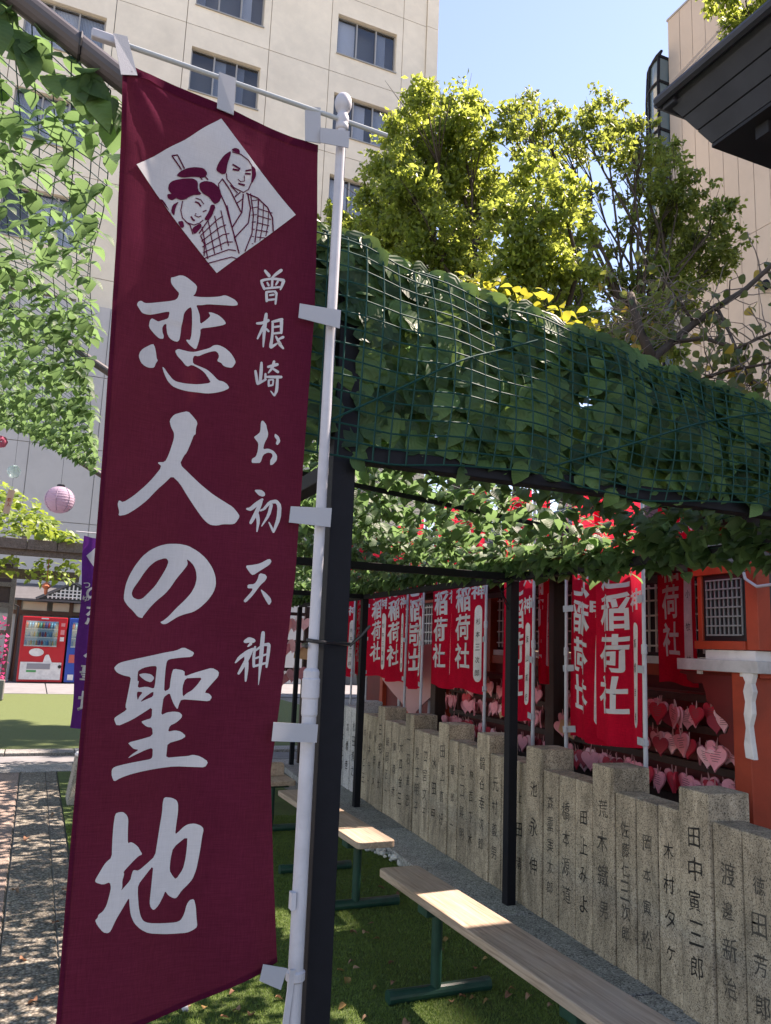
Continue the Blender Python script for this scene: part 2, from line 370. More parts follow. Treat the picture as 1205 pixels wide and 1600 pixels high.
# turf blades (nobody could count them)
def blades(name, n, x0, x1, y0, y1, h, w, z0):
    P = np.stack([RNG.uniform(x0, x1, n), RNG.uniform(y0, y1, n), np.full(n, z0)], 1)
    a = RNG.uniform(0, 2*np.pi, n); d = np.stack([np.cos(a), np.sin(a), np.zeros(n)], 1)*w*.5
    b = RNG.uniform(0, 2*np.pi, n); l = RNG.uniform(.2, 1.0, n)*h
    tip = P + np.stack([np.cos(b)*l*.9, np.sin(b)*l*.9, h*RNG.uniform(.5, 1.1, n)], 1)
    V = np.stack([P-d, P+d, tip], 1).reshape(-1, 3); F = np.arange(n*3).reshape(-1, 3)
    me = bpy.data.meshes.new(name); me.from_pydata(V, [], F.tolist()); return link(name, me, BLADE)
o = blades('turf_grass', 230000, .37, 2.52, 2.2, 7.0, .014, .0045, .003); stuff(o); tag(o, 'short green artificial turf fibres under the benches and banner', 'turf', kind='stuff')
# ================================================================ glass
def glass_mat(name, tint, fac=.12):
    m = bpy.data.materials.new(name); m.use_nodes = True; t = m.node_tree; out = t.nodes['Material Output']; t.nodes.remove(t.nodes['Principled BSDF'])
    tr = NN(t, 'ShaderNodeBsdfTransparent'); tr.inputs[0].default_value = (*tint, 1); gl = NN(t, 'ShaderNodeBsdfGlossy', Roughness=.03)
    lw = NN(t, 'ShaderNodeLayerWeight', Blend=.2); ad = NN(t, 'ShaderNodeMath', operation='ADD', use_clamp=True); ad.inputs[1].default_value = fac
    t.links.new(lw.outputs['Fresnel'], ad.inputs[0]); ms = NN(t, 'ShaderNodeMixShader'); t.links.new(ad.outputs[0], ms.inputs[0])
    t.links.new(tr.outputs[0], ms.inputs[1]); t.links.new(gl.outputs[0], ms.inputs[2]); t.links.new(ms.outputs[0], out.inputs[0])
    MATS[name] = m; return m
GLASS = glass_mat('window_glass', (.88,.90,.92), .03)
CLEARG = glass_mat('clear_glass', (.86,.93,.95), .05)
CREAM = mat('cream_wall_panel', (.84,.75,.59), .75, var=.12, vscale=2, bump=.08, bscale=60, stain=.12, stscale=.5, orand=.02)
BEIGE = mat('beige_wall_panel', (.56,.465,.375), .7, bump=.05, bscale=40, stain=.12, stscale=.4, orand=.03)
GREYW = mat('grey_wall', (.42,.41,.40), .8, stain=.15, stscale=.6)
ALU = mat('window_aluminium', (.35,.33,.29), .4, metal=.3)
CURT = mat('curtain', (.72,.74,.78), .9)
CURTD = mat('curtain_dim', (.50,.54,.60), .9)
INTER = mat('dark_interior', (.16,.16,.16), .9)
# ================================================================ cream building (facade at y = 28)
def cream_building():
    t = thing('office_building', 'tall cream panelled office building with rows of triple windows behind the trees', 'building', (2, 28, 0))
    FY = 28.0; HF = 3.64; zb = [24.6 + HF*k for k in range(-6, 4)]
    MB().box(-11, 13.35, FY+.75, FY+12, 0, zb[-1]).build('core', INTER, t)
    cols = []; x = -8.3-3.1
    xs = [-8.3 + 5.75*k for k in range(4)]
    piers = [(-11.0, -8.3-.28)] + [(xs[i]+2.67+.28, xs[i+1]-.28) for i in range(3)] + [(xs[3]+2.67+.28, 13.0)]
    J = .012
    for k in range(len(zb)-1):
        z0, z1 = zb[k]+J, zb[k+1]-J
        for a, b in piers:
            nseg = 1 if b-a < 2 else 2
            MB().box(a+J, b-J, FY, FY+.3, z0, z1).build('panel', CREAM, t)
        MB().box(13.0+J, 13.55, FY-.06, FY+12, z0, z1).build('corner_panel', CREAM, t)
        for xw in xs:
            xa, xb = xw-.28+J, xw+2.67+.28-J; s0 = z0 + .9; s1 = s0 + 1.83
            m = MB().box(xa, xw, FY, FY+.3, z0, z1).box(xw+2.67, xb, FY, FY+.3, z0, z1).box(xw, xw+2.67, FY, FY+.3, z0, s0).box(xw, xw+2.67, FY, FY+.3, s1, z1)
            m.build('panel', CREAM, t)
            if zb[k] < 5: continue
            fr = MB()
            fr.box(xw, xw+2.67, FY+.16, FY+.24, s0, s0+.05).box(xw, xw+2.67, FY+.16, FY+.24, s1-.05, s1)
            for q in range(4):
                c = xw + .03 + q*(2.67-.06)/3; fr.box(c-.03, c+.03, FY+.15, FY+.25, s0+.05, s1-.05)
            w = fr.build('window', ALU, t)
            MB().box(xw-.02, xw+2.69, FY-.05, FY+.16, s0-.05, s0-.004).build('sill', ALU, w)
            for q in range(3):
                a = xw + .06 + q*(2.67-.06)/3; b = xw + (q+1)*(2.67-.06)/3
                MB().box(a, b, FY+.19, FY+.2, s0+.05, s1-.05).build('pane', GLASS, w)
                rr = random.random()
                if rr < .85:
                    pts = []; n = 16; w0 = a; w1 = b if rr < .6 else a + (b-a)*random.uniform(.35, .8)
                    vs = []; fs = []
                    for i in range(n*2+1):
                        xx = w0 + (w1-w0)*i/(n*2); yy = FY+.36 + (.035 if i % 2 else 0)
                        vs += [(xx, yy, s0+.02), (xx, yy, s1-.02)]
                        if i: fs.append((2*i-2, 2*i, 2*i+1, 2*i-1))
                    MB().add(vs, fs).build('curtain', CURT if random.random() < .6 else CURTD, w)
    return t
cream_building()
# grey lower wall of the annexe seen under the vines (same block, in front of the facade)
# ================================================================ beige building (facade at x = 14)
def beige_building():
    t = thing('beige_building', 'beige building with vertical wall panels and a curved glass bay', 'building', (22, 9, 0))
    X = 20.5; zt = 26.3; w = .63; K = 20.5/14
    MB().box(X+.12, X+10, -10, 21.48, 0, zt-.05).build('core', GREYW, t)
    y = 21.52
    for i in range(50):
        MB().box(X, X+.11, y-w+.012, y-.012, .01, 15.48).build('panel', BEIGE, t)
        MB().box(X, X+.11, y-w+.012, y-.012, 15.5, zt).build('panel', BEIGE, t)
        y -= w
    MB().box(X-.03, X+10, -10, 21.56, zt+.002, zt+.09).build('coping', ALU, t)
    # curved glass bay on the far corner: a quarter round leaning in at its top
    R = 1.7; cx, cy = 20.5-.46+R, 21.6; n = 8; ang = [math.radians(180 - 90*i/n) for i in range(n+1)]
    P = lambda a, r, z: Vector((cx + r*math.cos(a), cy + r*math.sin(a), z))
    zl = [1.0 + 2.05*i for i in range(12)]; tops = [(zl[-1], R), (zl[-1]+1.1, R-.05), (zl[-1]+1.4, R-.2)]
    rings = [(z, R) for z in zl] + tops[1:]
    bay = MB()
    for i in range(0, n+1, 2): bay.tube([P(ang[i], r, z) for z, r in rings], .06, 6)
    for z, r in rings: bay.tube([P(a, r, z) for a in ang], .06, 6)
    b = bay.build('curved_bay_frame', DARKM, t)
    BG = mat('bay_glass', (.10,.15,.17), .08, spec=.6)
    for i in range(0, n, 2):
        for k in range(len(rings)-1):
            (za, ra), (zb2, rb) = rings[k], rings[k+1]
            MB().add([P(ang[i], ra-.02, za), P(ang[i+1], ra-.02, za), P(ang[i+2], ra-.02, za), P(ang[i+2], rb-.02, zb2), P(ang[i+1], rb-.02, zb2), P(ang[i], rb-.02, zb2)], [(0,1,4,5),(1,2,3,4)]).build('pane', BG, b)
    zt2 = rings[-1][0]-.25
    MB().box(20.06, 21.7, 21.56, 21.60, .5, zt2).build('bay_side', BG, b)
    for z, r in rings[:-1]: MB().box(20.0, 21.7, 21.53, 21.558, z-.06, z+.06).build('bay_rail', DARKM, b)
    MB().box(20.42, 20.498, 21.57, 21.65, .5, zt2).build('bay_mullion', DARKM, b)
    # small wall lamp
    p = onx(1200, 448, X-.05); MB().lathe(p, [(.03,.0),(.14,.04),(.19,.17),(.07,.28),(.03,.3)], 12, axis=(-1,0,.2)).build('wall_lamp', DARKM, t)
beige_building()
# ================================================================ stone fence, kerb
F0 = Vector((2.636, 3.234, 0)); FD = Vector((.08349, .99651, 0)); FN = Vector((.99651, -.08349, 0))   # along, and away from the camera side
def FP(t, off=0.0, z=0.0): return F0 + FD*t + FN*off + Vector((0, 0, z))
def onf(x, y, off=0.0):
    d = ray(x, y); p0 = F0 + FN*off; s = (p0.x*FN.x + p0.y*FN.y)/(d[0]*FN.x + d[1]*FN.y); q = Vector(d)*s
    return (Vector((q.x, q.y, 0)) - F0).dot(FD), CAM_H + q.z
FM = Matrix(((FN.x, FD.x, 0, F0.x), (FN.y, FD.y, 0, F0.y), (0, 0, 1, 0), (0, 0, 0, 1)))   # local (off, t, z) -> world
kb = struct(MB().box(-.33, .22, -2.4, 6.2, -.015, .05, FM).build('kerb', mat('kerb_bed', (.12,.12,.11), .9)))
t0 = -2.4
while t0 < 6.1:
    MB().box(-.335, .225, t0+.006, min(t0+1.05, 6.2)-.006, .0, .066+random.uniform(-.002,.002), FM).build('kerb_stone', KERBM, kb, bevel=.006); t0 += 1.05
fence = thing('stone_fence', 'low granite fence of inscribed upright slabs and taller pillars', 'fence', FP(1.5))
INK = mat('carved_dark', (.030,.027,.022), .9, var=.8, vscale=25, col2=(.012,.011,.01))
INKL = mat('carved_faint', (.085,.075,.06), .9, var=.8, vscale=20, col2=(.03,.027,.022))
def carve(txt, t0, t1, h, parent, front, seed, faint=False, size=.50, top=.86, bot=.16):
    n = len(txt); w = (t1-t0); cs = min(w*size, h*(top-bot)/n*.92); pitch = h*(top-bot)/n; out = ([], []); c = (t0+t1)/2
    rnd = random.Random(seed)
    for i, ch in enumerate(txt):
        zc = h*top - pitch*(i+.5); s = cs*rnd.uniform(.78, 1.08)
        o_ = rnd.uniform(-.006,.006); glyph(ch, 'r', (o_-s*.45, o_+s*.45, zc-s*.5, zc+s*.5), out, seed=seed*1.7+i, amp=.07)
    # reading direction runs towards -FD as seen from the camera side
    printed('inscription', out, lambda u, z: FP(c - u, front-.0012, z+.066), INKL if faint else INK, parent)
def stone(name, t0, t1, h, d0, d1, txt, seed, faint, m=None):
    b = MB().box(d0, d1, t0+.0035, t1-.0035, .064, .066+h, FM)
    o = b.build(name, m or GRAN, fence, bevel=.006, seg=2)
    if txt: carve(txt, t0, t1, h, o, d0, seed, faint)
    o.location = (random.uniform(-.003,.003), 0, 0)
pe = [-1.16, -.483, .178, .857, 1.53, 2.19, 2.905, 3.625, 4.30]      # far edge of each pillar
for i in range(len(pe)):
    a = pe[i]
    txt = SLAB_TEXT['p'][i-1] if 0 < i < 9 else ''
    stone('pillar', a-.19, a, .955-.066, -.008, .20, txt, i*11+3, i in (2,4,5,6), GRANL if i == 8 else None)
    if i+1 < len(pe):
        b = pe[i+1]-.19; w = (b-a)/3
        row = SLAB_TEXT['s'][i] if i < 8 else []
        if i == 0: row = ['', '徳田芳郎', '渡邊新治']
        elif i == 1: row = ['木村タケ', '岡本寅松', '佐藤仁三次郎']
        for k in range(3):
            stone('slab', a+w*k, a+w*(k+1), .848-.066+random.uniform(-.004,.004), 0, .15, row[k] if k < len(row) else '', i*7+k, (i*3+k) % 3 != 0)
for k in range(3):
    stone('slab', 4.30+.2*k, 4.5+.2*k, .80, .0, .15, ['松田博之','高橋幸','杉本三郎'][k], 90+k, False, GRANL)
# white pebbles heaped on the kerb edge
PEB = mat('white_pebble', (.62,.61,.57), .7, var=.4, vscale=30, bump=.2, bscale=60, orand=.12)
pv = []
for i in range(4):
    bm = bmesh.new(); bmesh.ops.create_icosphere(bm, subdivisions=2, radius=1)
    for v in bm.verts: v.co *= 1 + .22*noise.noise(v.co*1.3 + Vector((i*7,0,0)))
    me = bpy.data.meshes.new('pebble'); bm.to_mesh(me); bm.free(); me.materials.append(PEB); me.polygons.foreach_set('use_smooth', [True]*len(me.polygons)); pv.append(me)
for i in range(46):
    f = random.random(); c = Vector((2.43, 5.85, 0)).lerp(Vector((2.50, 5.28, 0)), f)
    r = random.uniform(.014, .027)
    o = bpy.data.objects.new('pebble', random.choice(pv)); C.objects.link(o)
    lay = 0 if i < 32 else .02
    o.location = (c.x + random.gauss(0,.035)-(.02 if lay else 0), c.y + random.gauss(0,.03), .004 + r*.6 + lay); o.scale = (r, r*random.uniform(.8,1.2), r*.7); o.rotation_euler = (random.random()*.5, random.random()*.5, random.random()*6)
    tag(o, 'white pebble in the small heap beside the kerb behind the bench', 'pebble', 'white pebbles heaped beside the kerb')
# ================================================================ benches
def wood_mat(name, c1, c2, c3):
    m = bpy.data.materials.new(name); m.use_nodes = True; t = m.node_tree; b = t.nodes['Principled BSDF']; b.inputs['Roughness'].default_value = .72; b.inputs['Specular IOR Level'].default_value = .25
    tc = NN(t, 'ShaderNodeTexCoord'); mp = NN(t, 'ShaderNodeMapping'); mp.inputs['Scale'].default_value = (34, 1.6, 34); t.links.new(tc.outputs['Object'], mp.inputs[0])
    n = NN(t, 'ShaderNodeTexNoise', Scale=1.6, Detail=7, Roughness=.62, Distortion=1.1); t.links.new(mp.outputs[0], n.inputs['Vector'])
    rp = NN(t, 'ShaderNodeValToRGB'); e = rp.color_ramp.elements; e[0].position = .32; e[1].position = .72; e[0].color = (*c2, 1); e[1].color = (*c1, 1)
    t.links.new(n.outputs[0], rp.inputs[0])
    n2 = NN(t, 'ShaderNodeTexNoise', Scale=3.5, Detail=6, Roughness=.6); t.links.new(tc.outputs['Object'], n2.inputs['Vector'])
    r2 = NN(t, 'ShaderNodeMapRange'); r2.inputs[1].default_value = .42; r2.inputs[2].default_value = .66; t.links.new(n2.outputs[0], r2.inputs[0])
    mx = NN(t, 'ShaderNodeMix', data_type='RGBA'); t.links.new(r2.outputs[0], mx.inputs[0]); t.links.new(rp.outputs[0], mx.inputs[6]); mx.inputs[7].default_value = (*c3, 1)
    m3 = NN(t, 'ShaderNodeMix', data_type='RGBA', blend_type='MULTIPLY'); m3.inputs[0].default_value = .55; t.links.new(mx.outputs[2], m3.inputs[6]); t.links.new(rp.outputs[0], m3.inputs[7])
    m4 = NN(t, 'ShaderNodeMix', data_type='RGBA'); m4.inputs[0].default_value = .55; t.links.new(mx.outputs[2], m4.inputs[6]); t.links.new(rp.outputs[0], m4.inputs[7])
    t.links.new(m4.outputs[2], b.inputs['Base Color'])
    bp = NN(t, 'ShaderNodeBump', Strength=.5, Distance=.004); t.links.new(n.outputs[0], bp.inputs['Height']); t.links.new(bp.outputs[0], b.inputs['Normal'])
    MATS[name] = m; return m
WOOD = wood_mat('weathered_wood', (.53,.41,.30), (.23,.17,.12), (.38,.32,.26))
def bench(x0, x1, y0, y1, legs, label, z=.42, board=None):
    t = thing('bench', label, 'bench', ((x0+x1)/2, (y0+y1)/2, 0), 'plank benches under the pergola')
    # plank with rounded corners
    r = .025; pts = []
    for cx, cy, a0 in ((x1-r, y1-r, 0), (x0+r, y1-r, 90), (x0+r, y0+r, 180), (x1-r, y0+r, 270)):
        for k in range(4): a = math.radians(a0 + 30*k); pts.append((cx + r*math.cos(a), cy + r*math.sin(a)))
    MB().prism(pts, lambda p: (p[0], p[1], z-.036), lambda p: (p[0], p[1], z)).build('plank', WOOD, t, bevel=.004)
    cx = (x0+x1)/2
    for ly in legs:
        MB().tube([(cx-.02, ly, .03), (cx-.02, ly, z-.06)], .024, 16).build('leg', GREENM, t, smooth=False)
        f = MB().tube([(cx-.235, ly, .031), (cx+.235, ly, .031)], .028, 16); f.lathe((cx-.235, ly, .031), [(.030,-.012),(.030,.02)], 16, axis=(1,0,0)); f.lathe((cx+.235, ly, .031), [(.030,-.02),(.030,.012)], 16, axis=(1,0,0))
        f.build('foot', GREENM, t)
        MB().box(x0+.01, x1-.01, ly-.045, ly+.045, z-.075, z-.037).build('bracket', GREENM, t, bevel=.004)
        MB().tube([(cx-.02, ly+.0, z-.075), (cx-.02, ly+.0, z-.055)], .04, 12).build('collar', GREENM, t)
    if board:
        pts = [(x0+.02, z+.001), (x1-.03, z+.001), (x1-.03, z+.085), (x1-.045, z+.105), (x0+.02, z+.105)]
        MB().prism(pts, lambda p: (p[0], board, p[1]), lambda p: (p[0], board+.035, p[1])).build('end_board', WOOD, t, bevel=.004)
    return t
bench(1.66, 1.875, 1.7, 3.80, (3.33, 2.28), 'long weathered plank bench with nothing standing on it, on green steel legs')
bench(1.745, 1.975, 4.29, 5.9, (4.52, 5.3), 'plank bench carrying a small upright wooden board, beside the white pebbles', board=5.13)
bench(1.77, 2.0, 6.25, 8.0, (6.45, 7.7), 'plank bench behind the one with the upright board', board=6.5)
# ================================================================ pergola frames
ZB = 1.94
perg = thing('pergola_frame', 'dark steel pergola frame standing over the benches', 'pergola', (1.6, 4.2, 0))
A = (.662, 1.85); Fr = (2.52, 1.85); B = (2.64, 4.16); D = (.70, 4.24); Cc = (2.79, 6.94); E_ = (.80, 7.02); G = (2.93, 9.4); H_ = (.95, 9.45)
def post(p, w, z1, par):
    o = MB().box(p[0]-w/2, p[0]+w/2, p[1]-w/2, p[1]+w/2, .012, z1).build('post', DARKM, par, bevel=.003)
    MB().box(p[0]-.07, p[0]+.07, p[1]-.07, p[1]+.07, .003, .012).build('base_plate', DARKM, o)
for p, w, z in ((A, .06, 2.56), (Fr, .06, 2.40), (B, .058, ZB-.022), (D, .05, ZB-.022), (Cc, .058, ZB-.022), (E_, .05, ZB-.022), (G, .05, ZB-.022)): post(p, w, z, perg)
def beam(a, b, w=.05, h=.042, z=ZB, par=None):
    MB().bar((a[0], a[1], z), (b[0], b[1], z), w, h).build('beam', DARKM, par or perg, bevel=.003)
def inset(a, b, d0=.031, d1=.031):
    va = Vector((*a, 0)); vb = Vector((*b, 0)); t = (vb-va).normalized(); return (tuple((va+t*d0)[:2]), tuple((vb-t*d1)[:2]))
for a, b in ((A, Fr),): beam(*inset(a, b), z=ZB+.035)
for a, b in ((D, B), (E_, Cc)): beam(*inset(a, b, -.025, -.028))
for a, b in ((Fr, B), (B, Cc), (Cc, G), (A, D), (D, E_)): beam(*inset(a, b, .03, .03), z=ZB-.003)
# corner cable ties near the striped post top
MB().tube([(B[0]-.03, B[1]-.06, ZB-.03), (B[0]-.10, B[1]-.03, ZB-.10), (B[0]-.03, B[1]+.0, ZB-.20)], .004, 5).build('brace_wire', DARKM, perg)
MB().tube([(B[0]-.05, B[1]-.05, ZB-.02), (B[0]-.13, B[1]-.04, ZB-.055), (B[0]-.03, B[1]+.0, ZB-.17)], .004, 5).build('brace_wire', DARKM, perg)
# thin stays across the roof, ridge height of the net
for y in (2.6, 3.4): MB().bar((.70, y, 2.28), (2.56, y, 2.12), .02, .02).build('roof_stay', DARKM, perg)
# gable rafter that carries the left net
gab = thing('gable_frame', 'brown-grey steel tube rafter rising from the corner post', 'frame', (.5, 1.88, 0))
TZ = lambda x: 2.59 + .523*(.545-x)
def rafter(y, r, nm='rafter'):
    return MB().tube([(.60, y, TZ(.60)), (-.2, y, TZ(-.2)), (-1.3, y, TZ(-1.3))], r, 16).build(nm, STEELB, gab, smooth=False)
rr = rafter(1.89, .029)
for x in (.0, .08, -.02): pass
MB().tube([(-.045+.03*math.cos(a)*0, 1.89+.033*math.cos(a), TZ(-.045)+.033*math.sin(a)) for a in [i*math.pi/6 for i in range(13)]], .004, 5, cap=False).build('tie', BLACK, rr)
rafter(4.0, .02); rafter(6.35, .022)
MB().box(.58, .62, 6.33, 6.37, .01, TZ(.6)-.02).build('post', STEELB, gab)
MB().box(-1.32, -1.28, 1.87, 1.91, .01, TZ(-1.3)).build('post', STEELB, gab)
MB().box(-1.32, -1.28, 6.33, 6.37, .01, TZ(-1.3)).build('post', STEELB, gab)
MB().tube([(-1.3, 1.89, TZ(-1.3)), (-1.3, 6.35, TZ(-1.3))], .02, 10).build('purlin', STEELB, gab)
# ================================================================ leaf nets
LEAF = leaf_mat('net_leaf', (.014,.048,.018), (.085,.165,.060), (.24,.42,.15), transl=.42, spec=.3, rough=.5)
LL = [0,.10,.28,.52,.78,1.0]; LW = [0,.20,.36,.37,.21,0]; LZ = [0,.015,.03,.01,-.05,-.14]
def leaf_template(k):
    r = random.Random(k); fold = r.uniform(.10,.32); droop = r.uniform(.5,1.8); tw = r.uniform(-.10,.10); wd = r.uniform(.88,1.12)
    mid = [(LL[i], 0, LZ[i]*droop) for i in range(6)]
    le = [(LL[i]-.02, LW[i]*wd, LZ[i]*droop + fold*LW[i] + tw*LW[i] + .02*math.sin(i*2.1+k)) for i in range(1,5)]
    ri = [(LL[i]-.02, -LW[i]*wd, LZ[i]*droop + fold*LW[i] - tw*LW[i] + .02*math.sin(i*1.7+k+1)) for i in range(1,5)]
    V = mid + le + ri
    F = [(0,1,6),(1,2,7,6),(2,3,8,7),(3,4,9,8),(4,5,9),(0,10,1),(1,10,11,2),(2,11,12,3),(3,12,13,4),(4,13,5)]
    UV = [(p[0], p[1]) for p in V]
    return np.array(V), F, UV
NT = 10; TPL = [leaf_template(k) for k in range(NT)]
def mk_leaf_mesh(name, arrV, tplF, UVs, rnd, m):
    me = bpy.data.meshes.new(name); me.from_pydata(arrV, [], tplF)
    uvl = me.uv_layers.new(name='UVMap'); li = np.empty(len(me.loops), dtype=np.int32); me.loops.foreach_get('vertex_index', li)
    uvl.data.foreach_set('uv', np.asarray(UVs, dtype=np.float32)[li].ravel())
    a = me.attributes.new('rnd', 'FLOAT', 'POINT'); a.data.foreach_set('value', np.asarray(rnd, dtype=np.float32))
    me.materials.append(m); me.polygons.foreach_set('use_smooth', [True]*len(me.polygons)); return me
def leaf_data(m, nm='leaf'):
    return [mk_leaf_mesh(nm, [tuple(v) for v in T[0]], T[1], T[2], [random.random()]*14, m) for T in TPL]
LEAFD = leaf_data(LEAF)
LEAF1 = leaf_mat('front_net_leaf', (.012,.042,.020), (.085,.175,.055), (.24,.38,.08), transl=.3, spec=.3, rough=.5); LEAF1D = leaf_data(LEAF1)  # less translucent copy of net_leaf, standing in for shade on the front net
def frame_of(d, n):
    d = Vector(d).normalized(); n = Vector(n); n = (n - d*n.dot(d))
    if n.length < 1e-4: n = d.orthogonal()
    n.normalize(); return d, n.cross(d), n
def put_leaves(items, parent, m, datas, limit, key=None, stuffname='leaf_mass', name='leaf'):
    """items: (pos, dir, normal, size). the `limit` largest in the picture are objects, the rest one stuff part"""
    items = sorted(items, key=key or (lambda it: (Vector(it[0])-Vector(EYE)).length/it[3]))
    for it in items[:limit]:
        d, y, n = frame_of(it[1], it[2]); o = bpy.data.objects.new(name, random.choice(datas)); C.objects.link(o)
        s = it[3]; M_ = Matrix(((d.x*s, y.x*s, n.x*s, it[0][0]), (d.y*s, y.y*s, n.y*s, it[0][1]), (d.z*s, y.z*s, n.z*s, it[0][2]), (0,0,0,1)))
        adopt(o, parent); o.matrix_basis = M_
    rest = items[limit:]
    if rest:
        N = len(rest); AV = []; AF = []; AU = []; AR = []
        for i, it in enumerate(rest):
            V, F, UV = TPL[random.randrange(NT)]; d, y, n = frame_of(it[1], it[2])
            R_ = np.array([d, y, n])*it[3]
            AV.append(V @ R_ + np.array(it[0])); b = i*14; AF += [tuple(q+b for q in f) for f in F]; AU += UV; AR += [random.random()]*14
        me = mk_leaf_mesh(stuffname, np.concatenate(AV).tolist(), AF, AU, AR, m)
        stuff(link(stuffname, me, m, parent))
def wires(S, us, vs, nu, nv, r, parent, n=4):
    mb = MB()
    u0, u1 = us[0], us[-1]; v0, v1 = vs[0], vs[-1]
    for u in us: mb.tube([S(u, v0+(v1-v0)*i/nv) for i in range(nv+1)], r, n, cap=False)
    for v in vs: mb.tube([S(u0+(u1-u0)*i/nu, v) for i in range(nu+1)], r, n, cap=False)
    return mb
def fr(a, b, n): return [a+(b-a)*i/n for i in range(n+1)]
rnd = random.uniform
# --- front net, hung along the front beam and curled over the top
n1 = thing('leaf_net', 'dark leafy garden net stretched on green wire mesh along the front beam', 'leaf net', (1.6, 1.85, 1.9), 'artificial leaf nets on the pergolas')
def S1(x, v):
    zt = 2.505 - .145*(x-.62); zb = 1.965 + .015*math.sin(x*7) ; L = zt-zb
    y = 1.80 - .03*math.sin(math.pi*min(v,1)) + .012*math.sin(x*9+v*5) + .01*math.sin(x*23+2)
    if v <= 1: return Vector((x, y, zb + L*v))
    a = (v-1)/.25*math.pi*.62; return Vector((x, y + .085*(1-math.cos(a)), zt + .045*math.sin(a)))
mb = wires(S1, fr(.53, 2.62, 42), fr(0, 1.25, 17), 42, 20, .0024, n1)
for x0, x1, va, vb in ((.58,1.2,.12,.85),(1.25,2.1,.06,.98),(1.6,2.5,.98,.1),(2.0,2.6,.05,.8)):
    mb.tube([S1(x0+(x1-x0)*i/12, va+(vb-va)*i/12) + Vector((0,-.006,0)) for i in range(13)], .0028, 4, cap=False)
mb.build('wire_mesh', WIREM, n1)
it = []
for i in range(1700):
    x = rnd(.52, 2.62); v = rnd(.03, 1.25) if i < 1300 else rnd(.9, 1.25); back = random.random() < .45
    p = S1(x, v) + Vector((0, rnd(.06, .095) if back else rnd(.028, .05), 0))
    if v > 1.0: p.z -= .008; p.y -= .02
    a = random.gauss(-math.pi/2, 1.3); d = Vector((math.cos(a), rnd(-.15,.15), math.sin(a))); s_ = rnd(.075,.115) if not back else rnd(.085,.12)
    if v < .2 and d.z < 0: d.z *= .25
    if v < .1: s_ *= .75
    it.append((p - d*.045, d, Vector((rnd(-.45,.45), -1, rnd(-.3,.55))), s_))
for i in range(26):   # a few loose ends under the lower edge
    x = rnd(.55, 2.6); p = S1(x, 0) + Vector((0, rnd(.0,.05), rnd(.0,.04))); d = Vector((rnd(-.9,.9), rnd(-.2,.2), rnd(-.7,.1)))
    it.append((p, d, Vector((rnd(-.5,.5), -1, rnd(-.5,.5))), rnd(.05,.075)))
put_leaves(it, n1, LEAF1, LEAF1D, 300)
# --- left net under the gable rafter
n2 = thing('leaf_net', 'backlit leafy garden net sloping overhead from the brown-grey rafter', 'leaf net', (-.6, 4, 2.8), 'artificial leaf nets on the pergolas')
def S2(u, y):     # u 0 (right edge) .. 1
    e = .045 + .235*(max(0, y-1.9)/4.1)**2 + .012*math.sin(y*6); x = e - u*(1.35 + (e-.05))
    yy = y + (.75*u*(y-1.9)/4.2)
    return Vector((x, yy, TZ(x) - .03 - .05*math.sin(math.pi*(y-1.9)/4.2)*1.0 + .012*math.sin(x*17+y*9)))
mb = wires(S2, fr(0, 1, 28), fr(1.9, 6.1, 80), 28, 60, .0016, n2); mb.build('wire_mesh', WIREM, n2)
it = []
yy = 1.92; row = 0
while yy < 6.15:
    u = 0.0 + (.02 if row % 2 else 0)
    while u < 1.0:
        far = yy > 3.3
        if random.random() < (.92 if far else .86):
            p = S2(max(0, u + rnd(-.006,.006)), yy + rnd(-.012,.012)); a0 = rnd(0, 6.28)
            for q in range(4 if far else 3):
                a = a0 + q*2.3 + rnd(-.3,.3); d = Vector((math.cos(a)*.9, math.sin(a)*.8 - .15, rnd(-.75,-.05)))
                it.append((p + Vector((0,0,rnd(-.012,.004))), d, Vector((rnd(-.35,.35), rnd(-.6,.1), 1)), rnd(.045,.082)))
        u += .043
    yy += .066; row += 1
for i in range(60):
    x = rnd(-.9, .1); p = Vector((x, 1.92+rnd(-.02,.03), TZ(x)-.04-rnd(0,.05))); d = Vector((rnd(-.5,.8), rnd(-.4,.4), rnd(-1,-.2)))
    it.append((p, d, Vector((rnd(-.5,.5), -1, rnd(-.2,.8))), rnd(.07,.095)))
put_leaves(it, n2, LEAF, LEAFD, 300)
# --- roof net of the pergola, draped over the far side beam
n3 = thing('leaf_net', 'leafy garden net sagging across the pergola roof above the red banners', 'leaf net', (1.6, 6, 2.1), 'artificial leaf nets on the pergolas')
def S3(u, y):     # u 0..1 across (left to right), beyond .86 it hangs over the side beam
    xr = 2.70 + .055*(y-4.2)
    sag = .05*math.sin(y*2.36 + .6)**2 + .015*math.sin(y*11+u*5)
    if u < .86:
        w = u/.86; x = .62 + (xr-.62)*w; return Vector((x, y, 2.42 - .32*w*w - .03*math.sin(math.pi*w) - sag*.6))
    w = (u-.86)/.14; return Vector((xr - .04 - .05*math.sin(w*math.pi), y, 2.10 - w*(2.10 - min(2.02, 1.87 + .045*max(0, y-2))) - sag*.6*(1-w)))
mb = wires(S3, fr(0, 1, 26), fr(2.1, 10.4, 90), 24, 80, .0016, n3); mb.build('wire_mesh', WIREM, n3)
it = []
for i in range(11500):
    y = 2.0 + 8.5*random.random(); u = random.random()
    if u > .5 and y < 4.6 and random.random() < .1: continue
    p = S3(u, y); a = rnd(0, 6.28); d = Vector((math.cos(a), math.sin(a)*.8, rnd(-.8,.1)))
    it.append((p + Vector((0,0,rnd(-.05,.01))), d, Vector((rnd(-.7,.4), rnd(-.8,.2), 1)), rnd(.065,.10)))
